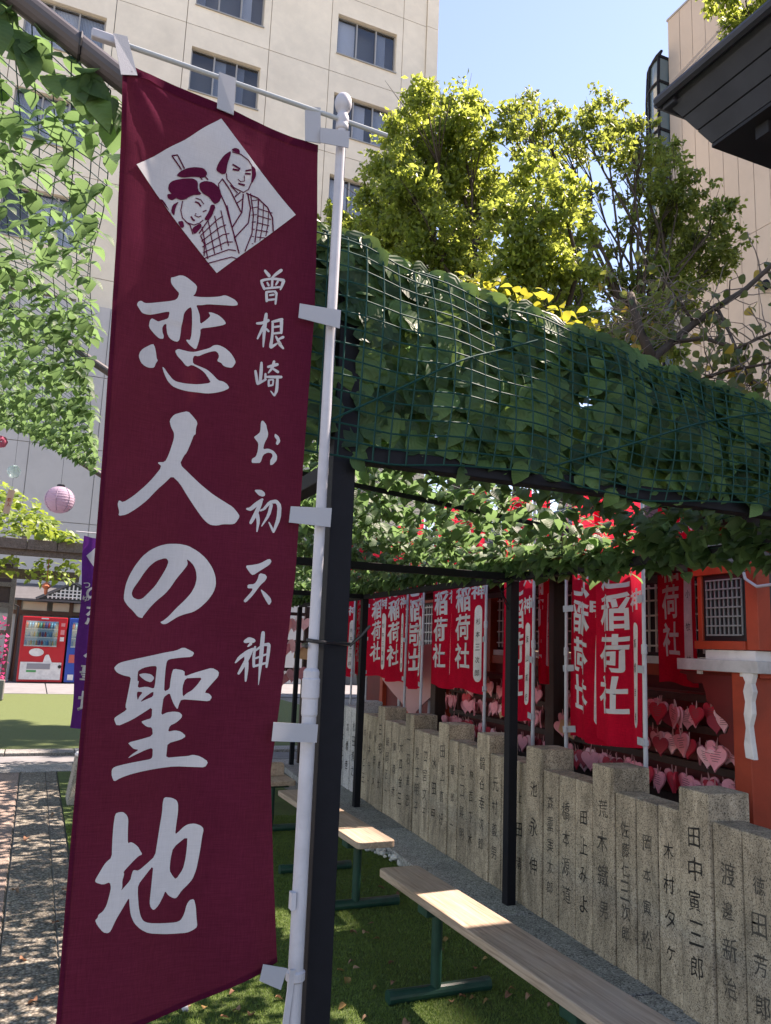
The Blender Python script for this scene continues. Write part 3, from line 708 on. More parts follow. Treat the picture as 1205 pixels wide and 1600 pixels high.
for i in range(700):
    y = 2.0 + 8.2*random.random(); p = S3(rnd(.9,1.0), y); d = Vector((rnd(-.9,.3), rnd(-.7,.7), rnd(-1,.1)))
    it.append((p, d, Vector((-1, rnd(-.8,.2), rnd(-.2,.8))), rnd(.06,.09)))
put_leaves(it, n3, LEAF, LEAFD, 300)
# ================================================================ plum banner on its pole
def cloth_mat(name, col, tcol, transl, weave=900, con=.2):
    m = bpy.data.materials.new(name); m.use_nodes = True; t = m.node_tree; b = t.nodes['Principled BSDF']; out = t.nodes['Material Output']
    b.inputs['Roughness'].default_value = .95; b.inputs['Specular IOR Level'].default_value = .03
    tc = NN(t, 'ShaderNodeTexCoord'); c = None
    n = NN(t, 'ShaderNodeTexNoise', Scale=1.0, Detail=3); mp = NN(t, 'ShaderNodeMapping'); mp.inputs['Scale'].default_value = (weave, weave, 30); t.links.new(tc.outputs['Object'], mp.inputs[0]); t.links.new(mp.outputs[0], n.inputs['Vector'])
    n2 = NN(t, 'ShaderNodeTexNoise', Scale=1.0, Detail=3); mp2 = NN(t, 'ShaderNodeMapping'); mp2.inputs['Scale'].default_value = (30, 30, weave); t.links.new(tc.outputs['Object'], mp2.inputs[0]); t.links.new(mp2.outputs[0], n2.inputs['Vector'])
    ad = NN(t, 'ShaderNodeMath', operation='ADD'); t.links.new(n.outputs[0], ad.inputs[0]); t.links.new(n2.outputs[0], ad.inputs[1])
    mr = NN(t, 'ShaderNodeMapRange'); mr.inputs[1].default_value = .7; mr.inputs[2].default_value = 1.3; mr.inputs[3].default_value = 1-con; mr.inputs[4].default_value = 1+con; t.links.new(ad.outputs[0], mr.inputs[0])
    mx = NN(t, 'ShaderNodeMix', data_type='RGBA', blend_type='MULTIPLY'); mx.inputs[0].default_value = 1; mx.inputs[6].default_value = (*col, 1); t.links.new(mr.outputs[0], mx.inputs[7])
    nf = NN(t, 'ShaderNodeTexNoise', Scale=5.0, Detail=5, Roughness=.6); t.links.new(tc.outputs['Object'], nf.inputs['Vector'])  # broad mottle in the colour, standing in for light showing through the cloth
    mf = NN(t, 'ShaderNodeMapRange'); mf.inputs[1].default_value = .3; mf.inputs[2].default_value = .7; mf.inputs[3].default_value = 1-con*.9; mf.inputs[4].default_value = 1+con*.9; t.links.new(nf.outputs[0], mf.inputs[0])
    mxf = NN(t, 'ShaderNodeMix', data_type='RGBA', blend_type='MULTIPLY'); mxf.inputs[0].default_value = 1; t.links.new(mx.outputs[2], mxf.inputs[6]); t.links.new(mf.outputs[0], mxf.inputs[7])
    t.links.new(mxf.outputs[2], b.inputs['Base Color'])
    bp = NN(t, 'ShaderNodeBump', Strength=.15, Distance=.002); t.links.new(ad.outputs[0], bp.inputs['Height']); t.links.new(bp.outputs[0], b.inputs['Normal'])
    tr = NN(t, 'ShaderNodeBsdfTranslucent'); m2 = NN(t, 'ShaderNodeMix', data_type='RGBA', blend_type='MULTIPLY'); m2.inputs[0].default_value = 1; m2.inputs[6].default_value = (*tcol, 1); t.links.new(mr.outputs[0], m2.inputs[7]); t.links.new(m2.outputs[2], tr.inputs[0])
    ms = NN(t, 'ShaderNodeMixShader'); ms.inputs[0].default_value = transl; t.links.new(b.outputs[0], ms.inputs[1]); t.links.new(tr.outputs[0], ms.inputs[2]); t.links.new(ms.outputs[0], out.inputs[0])
    MATS[name] = m; return m
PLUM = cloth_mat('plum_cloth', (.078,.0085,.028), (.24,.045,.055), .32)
PRINTW = cloth_mat('white_print', (.60,.60,.60), (.6,.58,.55), .22, con=.07)
PLUMINK = cloth_mat('plum_print', (.10,.011,.038), (.12,.02,.04), .1)
PP = Vector((.593, 1.765, 0)); PD = Vector((-.9989, -.047, 0)); PNm = Vector((.047, -.9989, 0))   # along banner (left), towards camera
ZC = 2.827
def bpx(x, y):
    """photo pixel on the banner -> (u, z) on the banner's plane"""
    d = ray(x, y); s = (PP.x*PNm.x + PP.y*PNm.y)/(d[0]*PNm.x + d[1]*PNm.y); q = Vector(d)*s
    return ((Vector((q.x, q.y, 0)) - PP).dot(PD), CAM_H + q.z)
def lerpt(tab, x):
    if x <= tab[0][0]: return tab[0][1]
    for (a, p), (b, q) in zip(tab, tab[1:]):
        if x <= b: return p + (q-p)*(x-a)/(b-a)
    return tab[-1][1]
UR = [(.80,.052),(1.0,.074),(1.22,.094),(1.45,.074),(1.65,.060),(2.0,.054),(2.3,.050),(2.55,.056),(2.74,.064)]
UL = [(.70,.482),(1.0,.488),(1.36,.492),(1.887,.504),(2.35,.520),(2.6,.533),(2.77,.545)]
def bfold(u, z):
    """how far the cloth bulges towards the camera"""
    f = .012*math.sin(u*9 + z*1.1) + .007*math.sin(u*23 - z*2.3 + 1)*(1 if z < 2.2 else .6)
    f += .0035*noise.noise(Vector((u*11, z*3.2, 1.7))) + .0012*noise.noise(Vector((u*34, z*13, 4.1)))
    # creases fanning from the top left tab
    du, dz = .545-u, 2.78-z; r = math.hypot(du, dz); a = math.atan2(du, max(dz, .001))
    f += .005*math.exp(-(r/.30)**2)*math.sin(a*13)
    f += .05*max(0, (1.25-z))*(u-.05)*1.2
    return f
def bpt(u, z, off=0.0):
    return PP + PD*u + PNm*(bfold(u, z) + off) + Vector((0, 0, z))
ban = thing('banner', 'tall plum banner with large white brush lettering and a white diamond emblem', 'banner', PP + PD*.3 + Vector((0,0,.7)))
nu, nz = 48, 190; vs = []; fs = []
for j in range(nz+1):
    for i in range(nu+1):
        s = i/nu
        zt = 2.738 + .036*s; zb_ = .832 - .105*s - .02*math.sin(math.pi*s)
        z = zt + (zb_-zt)*j/nz; uR = lerpt(UR, z); uL = lerpt(UL, z); u = uR + (uL-uR)*s
        vs.append(bpt(u, z))
for j in range(nz):
    for i in range(nu): a = j*(nu+1)+i; fs.append((a, a+1, a+nu+2, a+nu+1))
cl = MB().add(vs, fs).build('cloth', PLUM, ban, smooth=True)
hv = []; hf = []
def hemstrip(ids_a, ids_b):
    n0 = len(hv)
    for a_, b_ in zip(ids_a, ids_b): hv.extend([Vector(vs[a_]) + PNm*.0022, Vector(vs[b_]) + PNm*.0022])
    for q in range(len(ids_a)-1): hf.append((n0+2*q, n0+2*q+1, n0+2*q+3, n0+2*q+2))
hemstrip([j*(nu+1)+nu for j in range(nz+1)], [j*(nu+1)+nu-1 for j in range(nz+1)])
hemstrip([nz*(nu+1)+i for i in range(nu+1)], [(nz-1)*(nu+1)+i for i in range(nu+1)])
hemstrip([i for i in range(nu+1)], [2*(nu+1)+i for i in range(nu+1)])
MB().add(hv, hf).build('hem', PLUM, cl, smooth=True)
CELL = (.02, .022)
def px_print(name, groups, m, off, smooth=1):
    """groups: list of (ox, oy, scale, loops) traced in enlarged-crop coordinates"""
    out = ([], [])
    for ox, oy, sc, loops in groups:
        L = [[bpx(ox + x/sc, oy + y/sc) for x, y in (smooth_loop(lp, smooth) if smooth else lp)] for lp in loops]
        add2(out, poly_tris(L))
    return printed(name, out, lambda u, z: bpt(u, z, off), m, ban, CELL)
K1 = [[(408,75),(440,70),(490,52),(530,54),(575,78),(660,148),(652,195),(640,225),(618,245),(680,253),(780,256),(870,252),(915,240),(950,250),(1010,280),(1040,312),(1038,335),(1000,340),(930,335),(850,328),(760,322),(700,330),(650,330),(668,375),(685,425),(688,510),(740,475),(788,432),(765,398),(800,400),(860,425),(910,470),(933,508),(890,525),(800,538),(690,550),(692,600),(675,680),(655,740),(635,738),(590,700),(556,655),(570,652),(595,657),(608,610),(612,540),(612,470),(610,380),(600,348),(570,365),(535,405),(525,470),(512,530),(505,600),(495,655),(475,672),(440,665),(400,640),(378,600),(370,545),(370,505),(345,515),(328,545),(332,590),(345,620),(340,648),(300,648),(255,615),(195,550),(205,490),(225,465),(265,482),(290,492),(330,475),(385,460),(400,395),(360,398),(290,418),(220,435),(170,434),(130,425),(100,385),(78,352),(90,325),(118,310),(155,332),(230,325),(310,310),(400,295),(450,285),(475,265),(490,220),(460,190),(410,130)]]
K2 = [[(238,700),(258,730),(270,790),(275,835),(288,855),(268,880),(252,925),(200,930),(155,915),(118,885),(98,830),(110,790),(140,755)]]
K3 = [[(330,910),(350,920),(385,970),(430,1025),(470,1048),(560,1065),(680,1076),(790,1065),(770,1025),(735,970),(690,930),(615,888),(575,905),(550,890),(520,850),(475,805),(453,757),(485,738),(530,750),(590,765),(640,768),(710,752),(780,735),(815,710),(860,710),(915,738),(970,790),(1000,835),(1018,875),(1000,910),(980,930),(930,922),(900,905),(885,880),(845,862),(865,820),(855,785),(830,765),(780,772),(720,790),(675,810),(635,802),(622,830),(624,878),(690,908),(750,935),(800,980),(855,1045),(900,1055),(940,1085),(958,1122),(900,1148),(830,1162),(750,1165),(660,1150),(560,1135),(480,1112),(430,1090),(385,1045),(350,975)]]
HITO = [[(530,135),(570,85),(625,68),(690,55),(730,98),(772,155),(757,205),(755,258),(740,262),(715,330),(680,412),(655,440),(620,512),(700,590),(800,690),(900,780),(1000,850),(1060,890),(1100,940),(1118,972),(1080,1030),(1050,1038),(980,1035),(930,1046),(880,1040),(845,1015),(810,975),(760,900),(690,790),(620,675),(553,612),(490,675),(430,725),(330,830),(240,900),(150,955),(80,967),(88,930),(72,870),(85,832),(120,852),(210,795),(310,710),(380,640),(465,535),(420,498),(490,495),(520,440),(545,370),(570,290),(570,240),(545,195)]]
NO = [[(290,910),(240,895),(190,835),(130,780),(90,720),(92,660),(110,560),(150,460),(210,360),(290,260),(380,190),(480,145),(570,125),(680,124),(780,145),(880,205),(960,280),(1025,380),(1055,470),(1060,560),(1035,640),(980,720),(900,800),(830,845),(740,868),(670,895),(600,940),(550,970),(510,972),(485,950),(520,935),(580,885),(660,800),(750,715),(810,645),(850,570),(868,490),(860,410),(835,350),(800,310),(765,285),(778,340),(740,395),(660,490),(600,580),(540,650),(440,730),(370,800),(330,850),(300,885)],
 [(545,272),(575,310),(550,380),(490,480),(430,570),(350,650),(290,705),(240,715),(190,695),(172,655),(190,600),(250,520),(310,430),(370,360),(440,305)]]
SEI = [[(152,185),(185,150),(225,132),(340,108),(480,80),(600,55),(700,38),(765,8),(820,35),(855,55),(835,92),(740,98),(640,112),(620,130),(608,200),(600,300),(595,392),(645,368),(652,300),(665,230),(680,193),(775,210),(772,262),(850,230),(920,208),(998,183),(1055,215),(1050,258),(1005,310),(935,398),(975,405),(998,435),(975,472),(880,465),(745,457),(725,500),(712,548),(680,500),(660,450),(645,402),(590,440),(580,510),(568,595),(620,570),(680,563),(730,570),(753,595),(745,620),(700,660),(645,685),(628,738),(690,725),(740,735),(785,775),(740,805),(625,838),(618,900),(612,962),(720,952),(800,945),(840,932),(900,945),(965,988),(938,1038),(850,1038),(690,1035),(550,1050),(420,1070),(300,1095),(210,1125),(155,1158),(135,1110),(135,1055),(160,1030),(260,1005),(380,985),(470,972),(492,955),(495,872),(430,890),(350,925),(270,962),(310,925),(372,887),(325,880),(295,850),(275,825),(380,800),(495,770),(490,698),(440,692),(388,648),(430,632),(485,618),(490,522),(420,565),(310,630),(180,685),(155,625),(165,605),(268,542),(252,520),(270,430),(290,330),(302,262),(240,250),(180,225)],
 [(365,210),(410,185),(480,170),(533,170),(525,240),(515,330),(505,366),(440,345),(358,358),(372,295),(358,300),(360,240)],
 [(357,387),(408,394),(375,430),(361,464),(352,420)], [(503,384),(498,432),(440,455),(380,480),(420,440)],
 [(780,277),(850,272),(920,270),(880,330),(835,380),(790,405),(757,438),(754,350)]]
SEI2 = [[(370,240),(420,230),(480,240),(512,272),(480,312),(430,295),(390,265)]]
CHI = [[(275,225),(310,213),(345,213),(375,240),(388,275),(383,380),(382,482),(410,470),(440,485),(472,512),(490,545),(510,578),(475,592),(430,635),(380,685),(345,725),(352,745),(335,800),(335,855),(322,888),(405,795),(415,750),(430,708),(475,718),(540,665),(620,595),(640,480),(665,330),(685,220),(690,140),(705,93),(770,100),(810,120),(822,150),(822,215),(805,330),(795,415),(830,385),(870,345),(910,322),(960,315),(1010,330),(1033,358),(1018,430),(1005,530),(985,640),(970,710),(940,790),(900,840),(850,890),(805,955),(780,958),(735,935),(708,895),(690,940),(650,1015),(605,1057),(578,1030),(570,990),(580,900),(590,810),(605,672),(540,750),(470,838),(468,920),(475,1020),(490,1100),(515,1145),(560,1163),(690,1170),(800,1163),(840,1145),(870,1090),(890,1010),(915,970),(950,958),(965,1020),(970,1110),(978,1195),(940,1225),(890,1250),(800,1258),(700,1262),(560,1250),(490,1215),(435,1160),(405,1090),(395,1000),(393,940),(340,1030),(280,1130),(235,1230),(210,1248),(170,1240),(120,1180),(102,1138),(125,1115),(130,1090),(170,1060),(200,1010),(225,920),(238,860),(228,810),(170,832),(110,815),(100,795),(150,710),(190,645),(245,598),(248,480),(258,330)],
 [(778,525),(900,425),(895,520),(880,630),(860,710),(800,798),(770,765),(745,720),(755,620)]]
TEN = [[[(98,640),(150,635),(200,625),(265,590),(282,610),(265,635),(200,675),(150,708),(130,690)]], [[(195,692),(235,700),(248,720),(235,745),(200,775),(150,845),(100,897),(85,885),(95,870),(140,820),(150,797),(112,797),(115,770),(160,768),(180,740)]], [[(200,800),(240,830),(272,865),(278,890),(260,915),(240,885),(215,840)]]]
O1 = [[(135,1215),(150,1205),(175,1235),(180,1265),(190,1300),(185,1330),(160,1375),(150,1420),(190,1412),(230,1430),(255,1465),(252,1500),(225,1530),(202,1537),(203,1500),(222,1470),(215,1447),(185,1442),(150,1460),(130,1520),(95,1522),(62,1522),(65,1490),(95,1475),(110,1430),(115,1375),(95,1350),(80,1330),(110,1310),(130,1290)]]
O2 = [[(240,1300),(270,1325),(280,1360),(258,1390),(245,1375),(255,1350),(235,1325)]]
for loops_groups in ([(200,420,6.025,K1),(200,420,6.025,K2),(200,420,6.025,K3)], [(170,630,5.477,HITO)], [(180,830,6.694,NO)], [(150,1010,5.477,SEI),(150,1010,5.477,SEI2)], [(130,1230,5.477,CHI)],
                     [(360,740,4.44,l) for l in TEN], [(380,400,4.706,O1),(380,400,4.706,O2)]):
    px_print('lettering', loops_groups, PRINTW, .0025)
def wstroke(pts):
    """brush stroke: (x, y, width) points -> outline with rounded ends"""
    P = [Vector(p[:2]) for p in pts]; W = [p[2]*.5 for p in pts]; Lf = []; Rt = []; n = len(P)
    T = [(P[min(i+1,n-1)]-P[max(i-1,0)]).normalized() for i in range(n)]
    for i in range(n):
        q = Vector((-T[i].y, T[i].x)); Lf.append(tuple(P[i]+q*W[i])); Rt.append(tuple(P[i]-q*W[i]))
    a = tuple(P[0]-T[0]*W[0]*.7); b = tuple(P[-1]+T[-1]*W[-1]*.7)
    return [a] + Lf + [b] + Rt[::-1]
SMALL = {
 'so': (380,400,4.706, [[(170,92,18),(205,135,26)],[(292,92,26),(250,122,22),(218,152,12)],[(142,172,22),(170,160,18),(235,152,18),(308,168,24)],[(145,180,20),(168,232,20)],[(308,172,26),(284,236,14)],[(165,226,16),(286,216,16)],[(226,155,18),(222,222,16)],[(188,180,14),(200,206,16)],[(266,174,18),(250,202,12)],[(182,250,20),(184,322,20)],[(180,252,18),(258,246,22),(248,342,16)],[(205,276,16),(238,272,16)],[(185,312,16),(246,306,16)]]),
 'ne': (380,400,4.706, [[(108,486,18),(150,484,22),(198,462,24)],[(180,412,22),(172,470,30),(164,540,26),(156,660,12)],[(160,505,24),(112,602,14)],[(172,520,14),(198,545,18)],[(222,474,18),(298,456,26)],[(292,460,26),(290,560,18)],[(228,474,18),(226,560,18),(212,660,26)],[(236,512,16),(282,506,16)],[(232,560,16),(288,554,16)],[(212,662,26),(262,632,12)],[(304,588,24),(264,606,10)],[(250,580,14),(280,640,24),(306,672,14)]]),
 'saki': (380,400,4.706, [[(142,776,20),(138,850,28),(130,925,20)],[(94,840,20),(110,936,24)],[(108,936,24),(178,900,14)],[(172,858,18),(170,902,16)],[(190,808,20),(264,788,24)],[(238,764,20),(226,812,22),(194,852,12)],[(222,816,14),(268,846,22)],[(180,882,18),(292,882,24)],[(196,904,16),(196,952,16)],[(196,906,16),(232,900,18),(226,944,14)],[(196,948,14),(226,942,14)],[(262,886,20),(256,982,24),(238,1022,12)],[(238,1020,16),(210,986,8)]]),
 'hatsu': (360,740,4.44, [[(172,118,12),(205,132,44),(232,146,34)],[(110,246,14),(135,250,28),(180,212,30),(224,178,18)],[(214,190,26),(182,265,30),(136,346,22)],[(182,278,28),(192,330,24),(180,404,10)],[(206,258,14),(246,240,14)],[(226,252,16),(276,198,24),(320,192,28)],[(318,190,26),(342,222,28),(335,312,30),(296,408,16)],[(298,406,20),(266,338,10)],[(286,214,24),(265,290,22),(214,366,8)]]),
 'kami': (360,740,4.44, [[(92,1166,22),(122,1152,40),(156,1160,30)],[(112,1200,8),(135,1178,22)],[(30,1312,10),(58,1276,24),(112,1236,28),(152,1214,18)],[(138,1220,26),(106,1290,28),(50,1388,18)],[(100,1262,24),(106,1330,26),(97,1438,14)],[(162,1200,16),(152,1270,20),(152,1340,18)],[(166,1226,14),(215,1188,16),(258,1184,26)],[(258,1186,24),(252,1245,24),(238,1342,16)],[(160,1282,14),(240,1252,14)],[(150,1336,16),(236,1312,16)],[(218,1100,26),(210,1180,30),(200,1300,26),(182,1462,5)]])}
for k_, (ox, oy, sc, sts) in SMALL.items():
    px_print('lettering', [(ox, oy, sc, [wstroke(st)]) for st in sts], PRINTW, .0025)
# emblem: white diamond with a plain drawing of two figures in kimono
EM = (200, 170, 4.304)
em = px_print('emblem', [(*EM, [[(628,65),(1135,705),(600,1100),(50,400)]])], PRINTW, .0035, 0)
ink = []
def ln(pts, w=9): ink.append((*EM, [stroke_poly(pts, w)]))
def fillp(pts): ink.append((*EM, [smooth_loop(pts, 1)]))
fillp([(268,545),(275,505),(310,482),(380,472),(440,470),(470,490),(470,545),(500,575),(430,582),(380,612),(345,612),(300,580)])
fillp([(480,500),(520,482),(575,490),(620,530),(632,585),(615,625),(585,640),(562,615),(545,590),(505,570),(482,540)])
fillp([(322,455),(350,425),(400,402),(450,392),(510,395),(537,430),(520,462),(440,458),(370,468)])
fillp([(262,575),(300,572),(330,595),(300,615),(268,605)]); fillp([(590,645),(570,715),(535,750),(512,742),(545,690),(560,640)]); fillp([(345,620),(322,660),(312,720),(290,690),(300,645)])
ln([(292,325),(330,318),(345,345),(378,408)]); ln([(292,325),(330,375),(358,415)])
ln([(470,440),(500,475)], 8); ln([(500,430),(540,475)], 8)
ln([(368,620),(357,680),(368,730),(400,762),(445,778),(485,765),(508,745)], 7); ln([(455,600),(490,610),(512,640)], 6); ln([(452,625),(475,632),(492,655)], 12); ln([(460,700),(450,715),(475,725),(495,718)], 6); ln([(425,722),(440,745),(452,748)], 12); ln([(505,690),(530,680)], 8)
fillp([(690,285),(645,315),(608,365),(592,412),(635,438),(662,432),(668,375),(692,305)]); fillp([(692,278),(722,262),(750,272),(755,300),(720,292)]); fillp([(832,372),(862,392),(868,440),(848,482),(832,500),(838,430)])
ln([(700,292),(760,305),(812,340),(838,378)], 7); ln([(664,432),(668,470),(715,525),(780,556),(815,535),(834,492)], 7)
ln([(703,373),(757,403)], 11); ln([(793,414),(834,404)], 11); ln([(705,405),(750,412)], 12); ln([(790,432),(830,432)], 12); ln([(785,445),(788,480),(760,485),(742,470)], 6); ln([(745,498),(790,508)], 12)
ln([(640,465),(612,500),(615,540)], 7); ln([(640,470),(690,545),(765,690)], 9); ln([(690,510),(740,560),(720,590),(760,555)], 8); ln([(780,565),(770,690),(700,800)], 9); ln([(810,560),(830,660),(815,760),(715,870)], 9); ln([(620,560),(660,650),(705,810),(750,970)], 9); ln([(735,630),(775,600)], 7)
ln([(830,560),(850,700),(840,830),(790,955)], 8); ln([(800,560),(880,590),(945,650),(980,720),(985,815)], 9); ln([(885,600),(880,740),(860,890)], 8); ln([(920,630),(915,760),(895,875)], 6); ln([(955,670),(950,770),(935,845)], 6)
for k in range(7): ln([(835+2*k*.3, 610+48*k), (885-6*k, 600+50*k)], 5)
for k in range(5): ln([(885-3*k, 660+48*k), (975-8*k+(5 if k < 2 else 0), 690+42*k)], 6)
ln([(585,660),(560,720),(480,835)], 8); ln([(490,850),(515,905),(515,985)], 8); ln([(440,840),(420,780),(385,750)], 8); fillp([(335,755),(372,748),(382,790),(360,800)]); fillp([(430,800),(490,765),(500,790),(450,845)])
for k in range(5): ln([(500+42*k, 790-36*k), (540+46*k, 1005-18*k+(-10*k))], 7)
for k in range(6): ln([(490+6*k, 850+38*k), (600+20*k, 745+50*k), (640+22*k, 720+58*k)], 7)
fillp([(210,610),(240,618),(300,720),(285,690),(250,655)])
px_print('emblem_drawing', ink, PLUMINK, .0052, 0)
# tabs that hold the cloth
def tab(pts, off=.008, th=.0022):
    q = [bpx(*p) for p in pts]
    MB().prism(q, lambda p: bpt(p[0], p[1], off), lambda p: bpt(p[0], p[1], off+th)).build('tab', TABM, ban)
tab([(175,62),(197,66),(213,125),(187,127)]); tab([(340,118),(367,126),(364,182),(338,172)]); tab([(477,166),(500,170),(500,226),(477,220)])
def loop_tab(pts): tab(pts, .016)
tab([(497,205),(540,214),(538,240),(497,228)], .020); tab([(465,478),(525,492),(523,520),(463,500)], .020); tab([(450,793),(510,797),(508,826),(447,818)], .020); tab([(420,1126),(490,1130),(488,1158),(417,1155)], .020); tab([(402,1495),(441,1504),(430,1536),(396,1520)], .020)
# ---------------------------------------------------------------- pole
pole = thing('banner_pole', 'pale grey telescopic banner pole with round knob, tied to the corner post', 'pole', (.587, 1.765, 0))
px_, py_ = .587, 1.768
MB().tube([(px_, py_, .0), (px_, py_, 1.42)], .0165, 20).build('lower_tube', PLAST, pole, smooth=False)
MB().tube([(px_+.001, py_, 1.42), (px_+.004, py_, 2.86)], .0125, 20).build('upper_tube', PLAST, pole)
MB().lathe((px_, py_, 1.335), [(.0172,0),(.0185,.004),(.0185,.038),(.0205,.042),(.0205,.082),(.0185,.085),(.0185,.10),(.014,.106)], 24).build('joint_collar', PLAST, pole)
MB().lathe((px_, py_, .78), [(.0168,0),(.021,.004),(.021,.02),(.0168,.024)], 20).build('clip_ring', PLAST, pole)
MB().bar((px_-.024, py_-.012, .66), (px_-.012, py_-.016, .81), .012, .006, up=(0,-1,0)).build('clip_lever', PLAST, pole)
MB().box(px_-.024, px_-.014, py_-.02, py_+.0, .93, .965).build('catch', PLAST, pole)
MB().lathe((px_+.004, py_, 2.80), [(.0135,0),(.0165,.004),(.0165,.015),(.0145,.018),(.0165,.022),(.0165,.038),(.013,.045),(.0125,.052),(.018,.058),(.0215,.068),(.0225,.078),(.0205,.09),(.0145,.099),(.006,.103)], 24).build('knob', PLAST, pole, smooth=True)
ROD = mat('pale_rod', (.38,.42,.42), .4)
cb = MB().tube([PP + PD*-.125 + Vector((0,0,ZC)), PP + PD*.61 + Vector((0,0,ZC))], .006, 10).build('crossbar', ROD, pole)
a = PP + PD*.535 + Vector((0,0,ZC)); b = PP + PD*.615 + Vector((0,0,ZC))
MB().bar(a, b, .016, .022).build('crossbar_end', PLAST, cb, bevel=.003)
tie = MB(); ring = [Vector((px_-.004 + (.075 if 0 else 0), py_, 1.505))]
loop = [(px_-.02,py_-.012),(px_-.008,py_-.02),(px_+.02,py_-.021),(px_+.11,py_+.045),(px_+.112,py_+.12),(px_+.04,py_+.125),(px_-.015,py_+.03),(px_-.02,py_-.012)]
tie.tube([(x, y, 1.505-.002*i) for i, (x, y) in enumerate(loop)], .0045, 6)
tie.tube([(px_+.105, py_+.04, 1.495), (px_+.13, py_+.03, 1.52), (px_+.15, py_+.025, 1.545)], .0035, 6)
tag(tie.build('rope_tie', BLACK), 'black twisted rope tying the pale banner pole to the dark post', 'rope')
# ================================================================ red banners behind the fence
RED = cloth_mat('red_cloth', (.66,.012,.040), (.85,.04,.08), .5)
STRIPW = cloth_mat('white_strip', (.66,.65,.63), (.6,.6,.58), .2)
INKB = mat('black_ink', (.015,.015,.015), .8)
def red_flag(off, pl, pr, pyb, pole, label, h=1.62, mirror=False, amp=.022, ph=0.0, pole_label=None, name=None, group='red shrine banners behind the fence', topz=None):
    tf, z1 = onf(pl, pyb, off); tn, z2 = onf(pr, pyb, off); zb = (z1+z2)/2; W = tf-tn; zt = zb+h
    t = thing('red_banner', label, 'banner', FP((tf+tn)/2, off, zb), group)
    def P(u, z, o=0.0):   # u from far edge towards near edge
        s = u/W; k = (z-zb)/h
        w = amp*math.sin(s*7.5 + ph + .9*k) * (1-.45*k) + amp*.5*math.sin(s*15 + ph*2 + 2*k)
        return FP(tf - u + .012*math.sin(k*5+ph), off + w - o, z + .012*math.sin(s*5+ph)*(1-k))
    vs = []; fs = []; n = 24; m = 40
    for j in range(m+1):
        for i in range(n+1): vs.append(P(W*i/n, zb + h*j/m))
    for j in range(m):
        for i in range(n): a = j*(n+1)+i; fs.append((a, a+1, a+n+2, a+n+1))
    MB().add(vs, fs).build('cloth', RED, t, smooth=True)
    sc = W/.45; pitch = .235; cw = .235*W/.45
    out = ([], [])
    for i, ch in enumerate('社荷稲連'):
        zc = zb + .27 + pitch*i; uc = W*.40
        glyph(ch, 'b', (uc-cw/2, uc+cw/2, zc-.108, zc+.108), out, seed=i+ph, mirror=mirror)
    for ch, zc in (('神', zb+.80), ('天', zb+1.0)):
        s = .068*W/.45; glyph(ch, 'b', (W*.82-s, W*.82+s, zc-.06, zc+.06), out, seed=1+ph, mirror=mirror)
    printed('lettering', out, lambda u, z: P(u, z, .0025), PRINTW, t, (.03, .04))
    # white name strip with round ends
    r = .034*sc; uc = W*.83; lp = [(uc + r*math.cos(a), zb+.64 + r*math.sin(a)) for a in [math.pi*i/8 for i in range(9)]] + [(uc - r*math.cos(a), zb+.14 - r*math.sin(a)) for a in [math.pi*i/8 for i in range(9)]]
    s = printed('name_strip', poly_tris([lp]), lambda u, z: P(u, z, .0028), STRIPW, t, (.03, .04))
    out = ([], []); nm = name or '杉本三次郎'
    for i, ch in enumerate(nm):
        zc = zb + .56 - i*.40/max(1, len(nm)-1); glyph(ch, 'r', (uc-.018*sc, uc+.018*sc, zc-.025, zc+.025), out, seed=i)
    printed('name', out, lambda u, z: P(u, z, .0045), INKB, s, (.03, .04))
    # pole with its crossbar, and tabs
    if pole:
        tp = tn-.016 if pole == 'R' else tf+.016; sg = 1 if pole == 'R' else -1
        p = thing('flag_pole', pole_label or 'thin white plastic pole carrying a red shrine banner', 'pole', FP(tp, off, 0), 'white poles of the red banners')
        MB().tube([FP(tp, off, 0), FP(tp, off, zb+.55)], .0125, 12).build('lower_tube', PLAST, p)
        MB().tube([FP(tp, off, zb+.5), FP(tp, off, zt+.08)], .0105, 12).build('upper_tube', PLAST, p)
        MB().lathe(FP(tp, off, zb+.50), [(.0135,0),(.016,.004),(.016,.05),(.0135,.055)], 12).build('joint_collar', PLAST, p)
        MB().lathe(FP(tp, off, zb+.02), [(.0135,0),(.017,.004),(.017,.03),(.0135,.034)], 12).build('clip_ring', PLAST, p)
        MB().tube([FP(tp, off, zt+.03), FP(tn if pole == 'L' else tf, off, zt+.03)], .005, 8).build('crossbar', PLAST, p)
        for zz in (zb+.04, zb+.42, zb+.80, zb+1.2):
            ue = W if pole == 'R' else 0
            q0 = P(ue - sg*.045, zz, .004); q1 = FP(tp - sg*.012, off-.017, zz)
            MB().bar(q0, q1, .003, .04).build('tab', TABM, t)
    return t
G_ = 'red shrine banner with white lettering in the row beyond the dark kerb post'
red_flag(.42, 887, 948, 1157, 'L', 'red banner whose white lettering reads reversed, between the brown post and another banner', mirror=True, amp=.03, ph=.4, group=None)
red_flag(.37, 930, 1006, 1163, 'R', 'red banner with one round-ended white name strip, overlapping the reversed banner', amp=.03, ph=1.9, group=None, name='高橋幸博')
red_flag(.98, 1030, 1090, 1069, None, 'red banner hanging behind the heart plaques beside the lattice lantern', amp=.01, ph=.2, group=None, name='小牧株')
red_flag(.40, 784, 831, 1124, 'R', 'red banner just behind the dark post that stands on the kerb', amp=.012, ph=2.6, group=None, name='友山成史')
red_flag(.62, 838, 857, 1066, None, 'narrow folded red banner against the dark brown timber post', amp=.02, ph=.9, group=None)
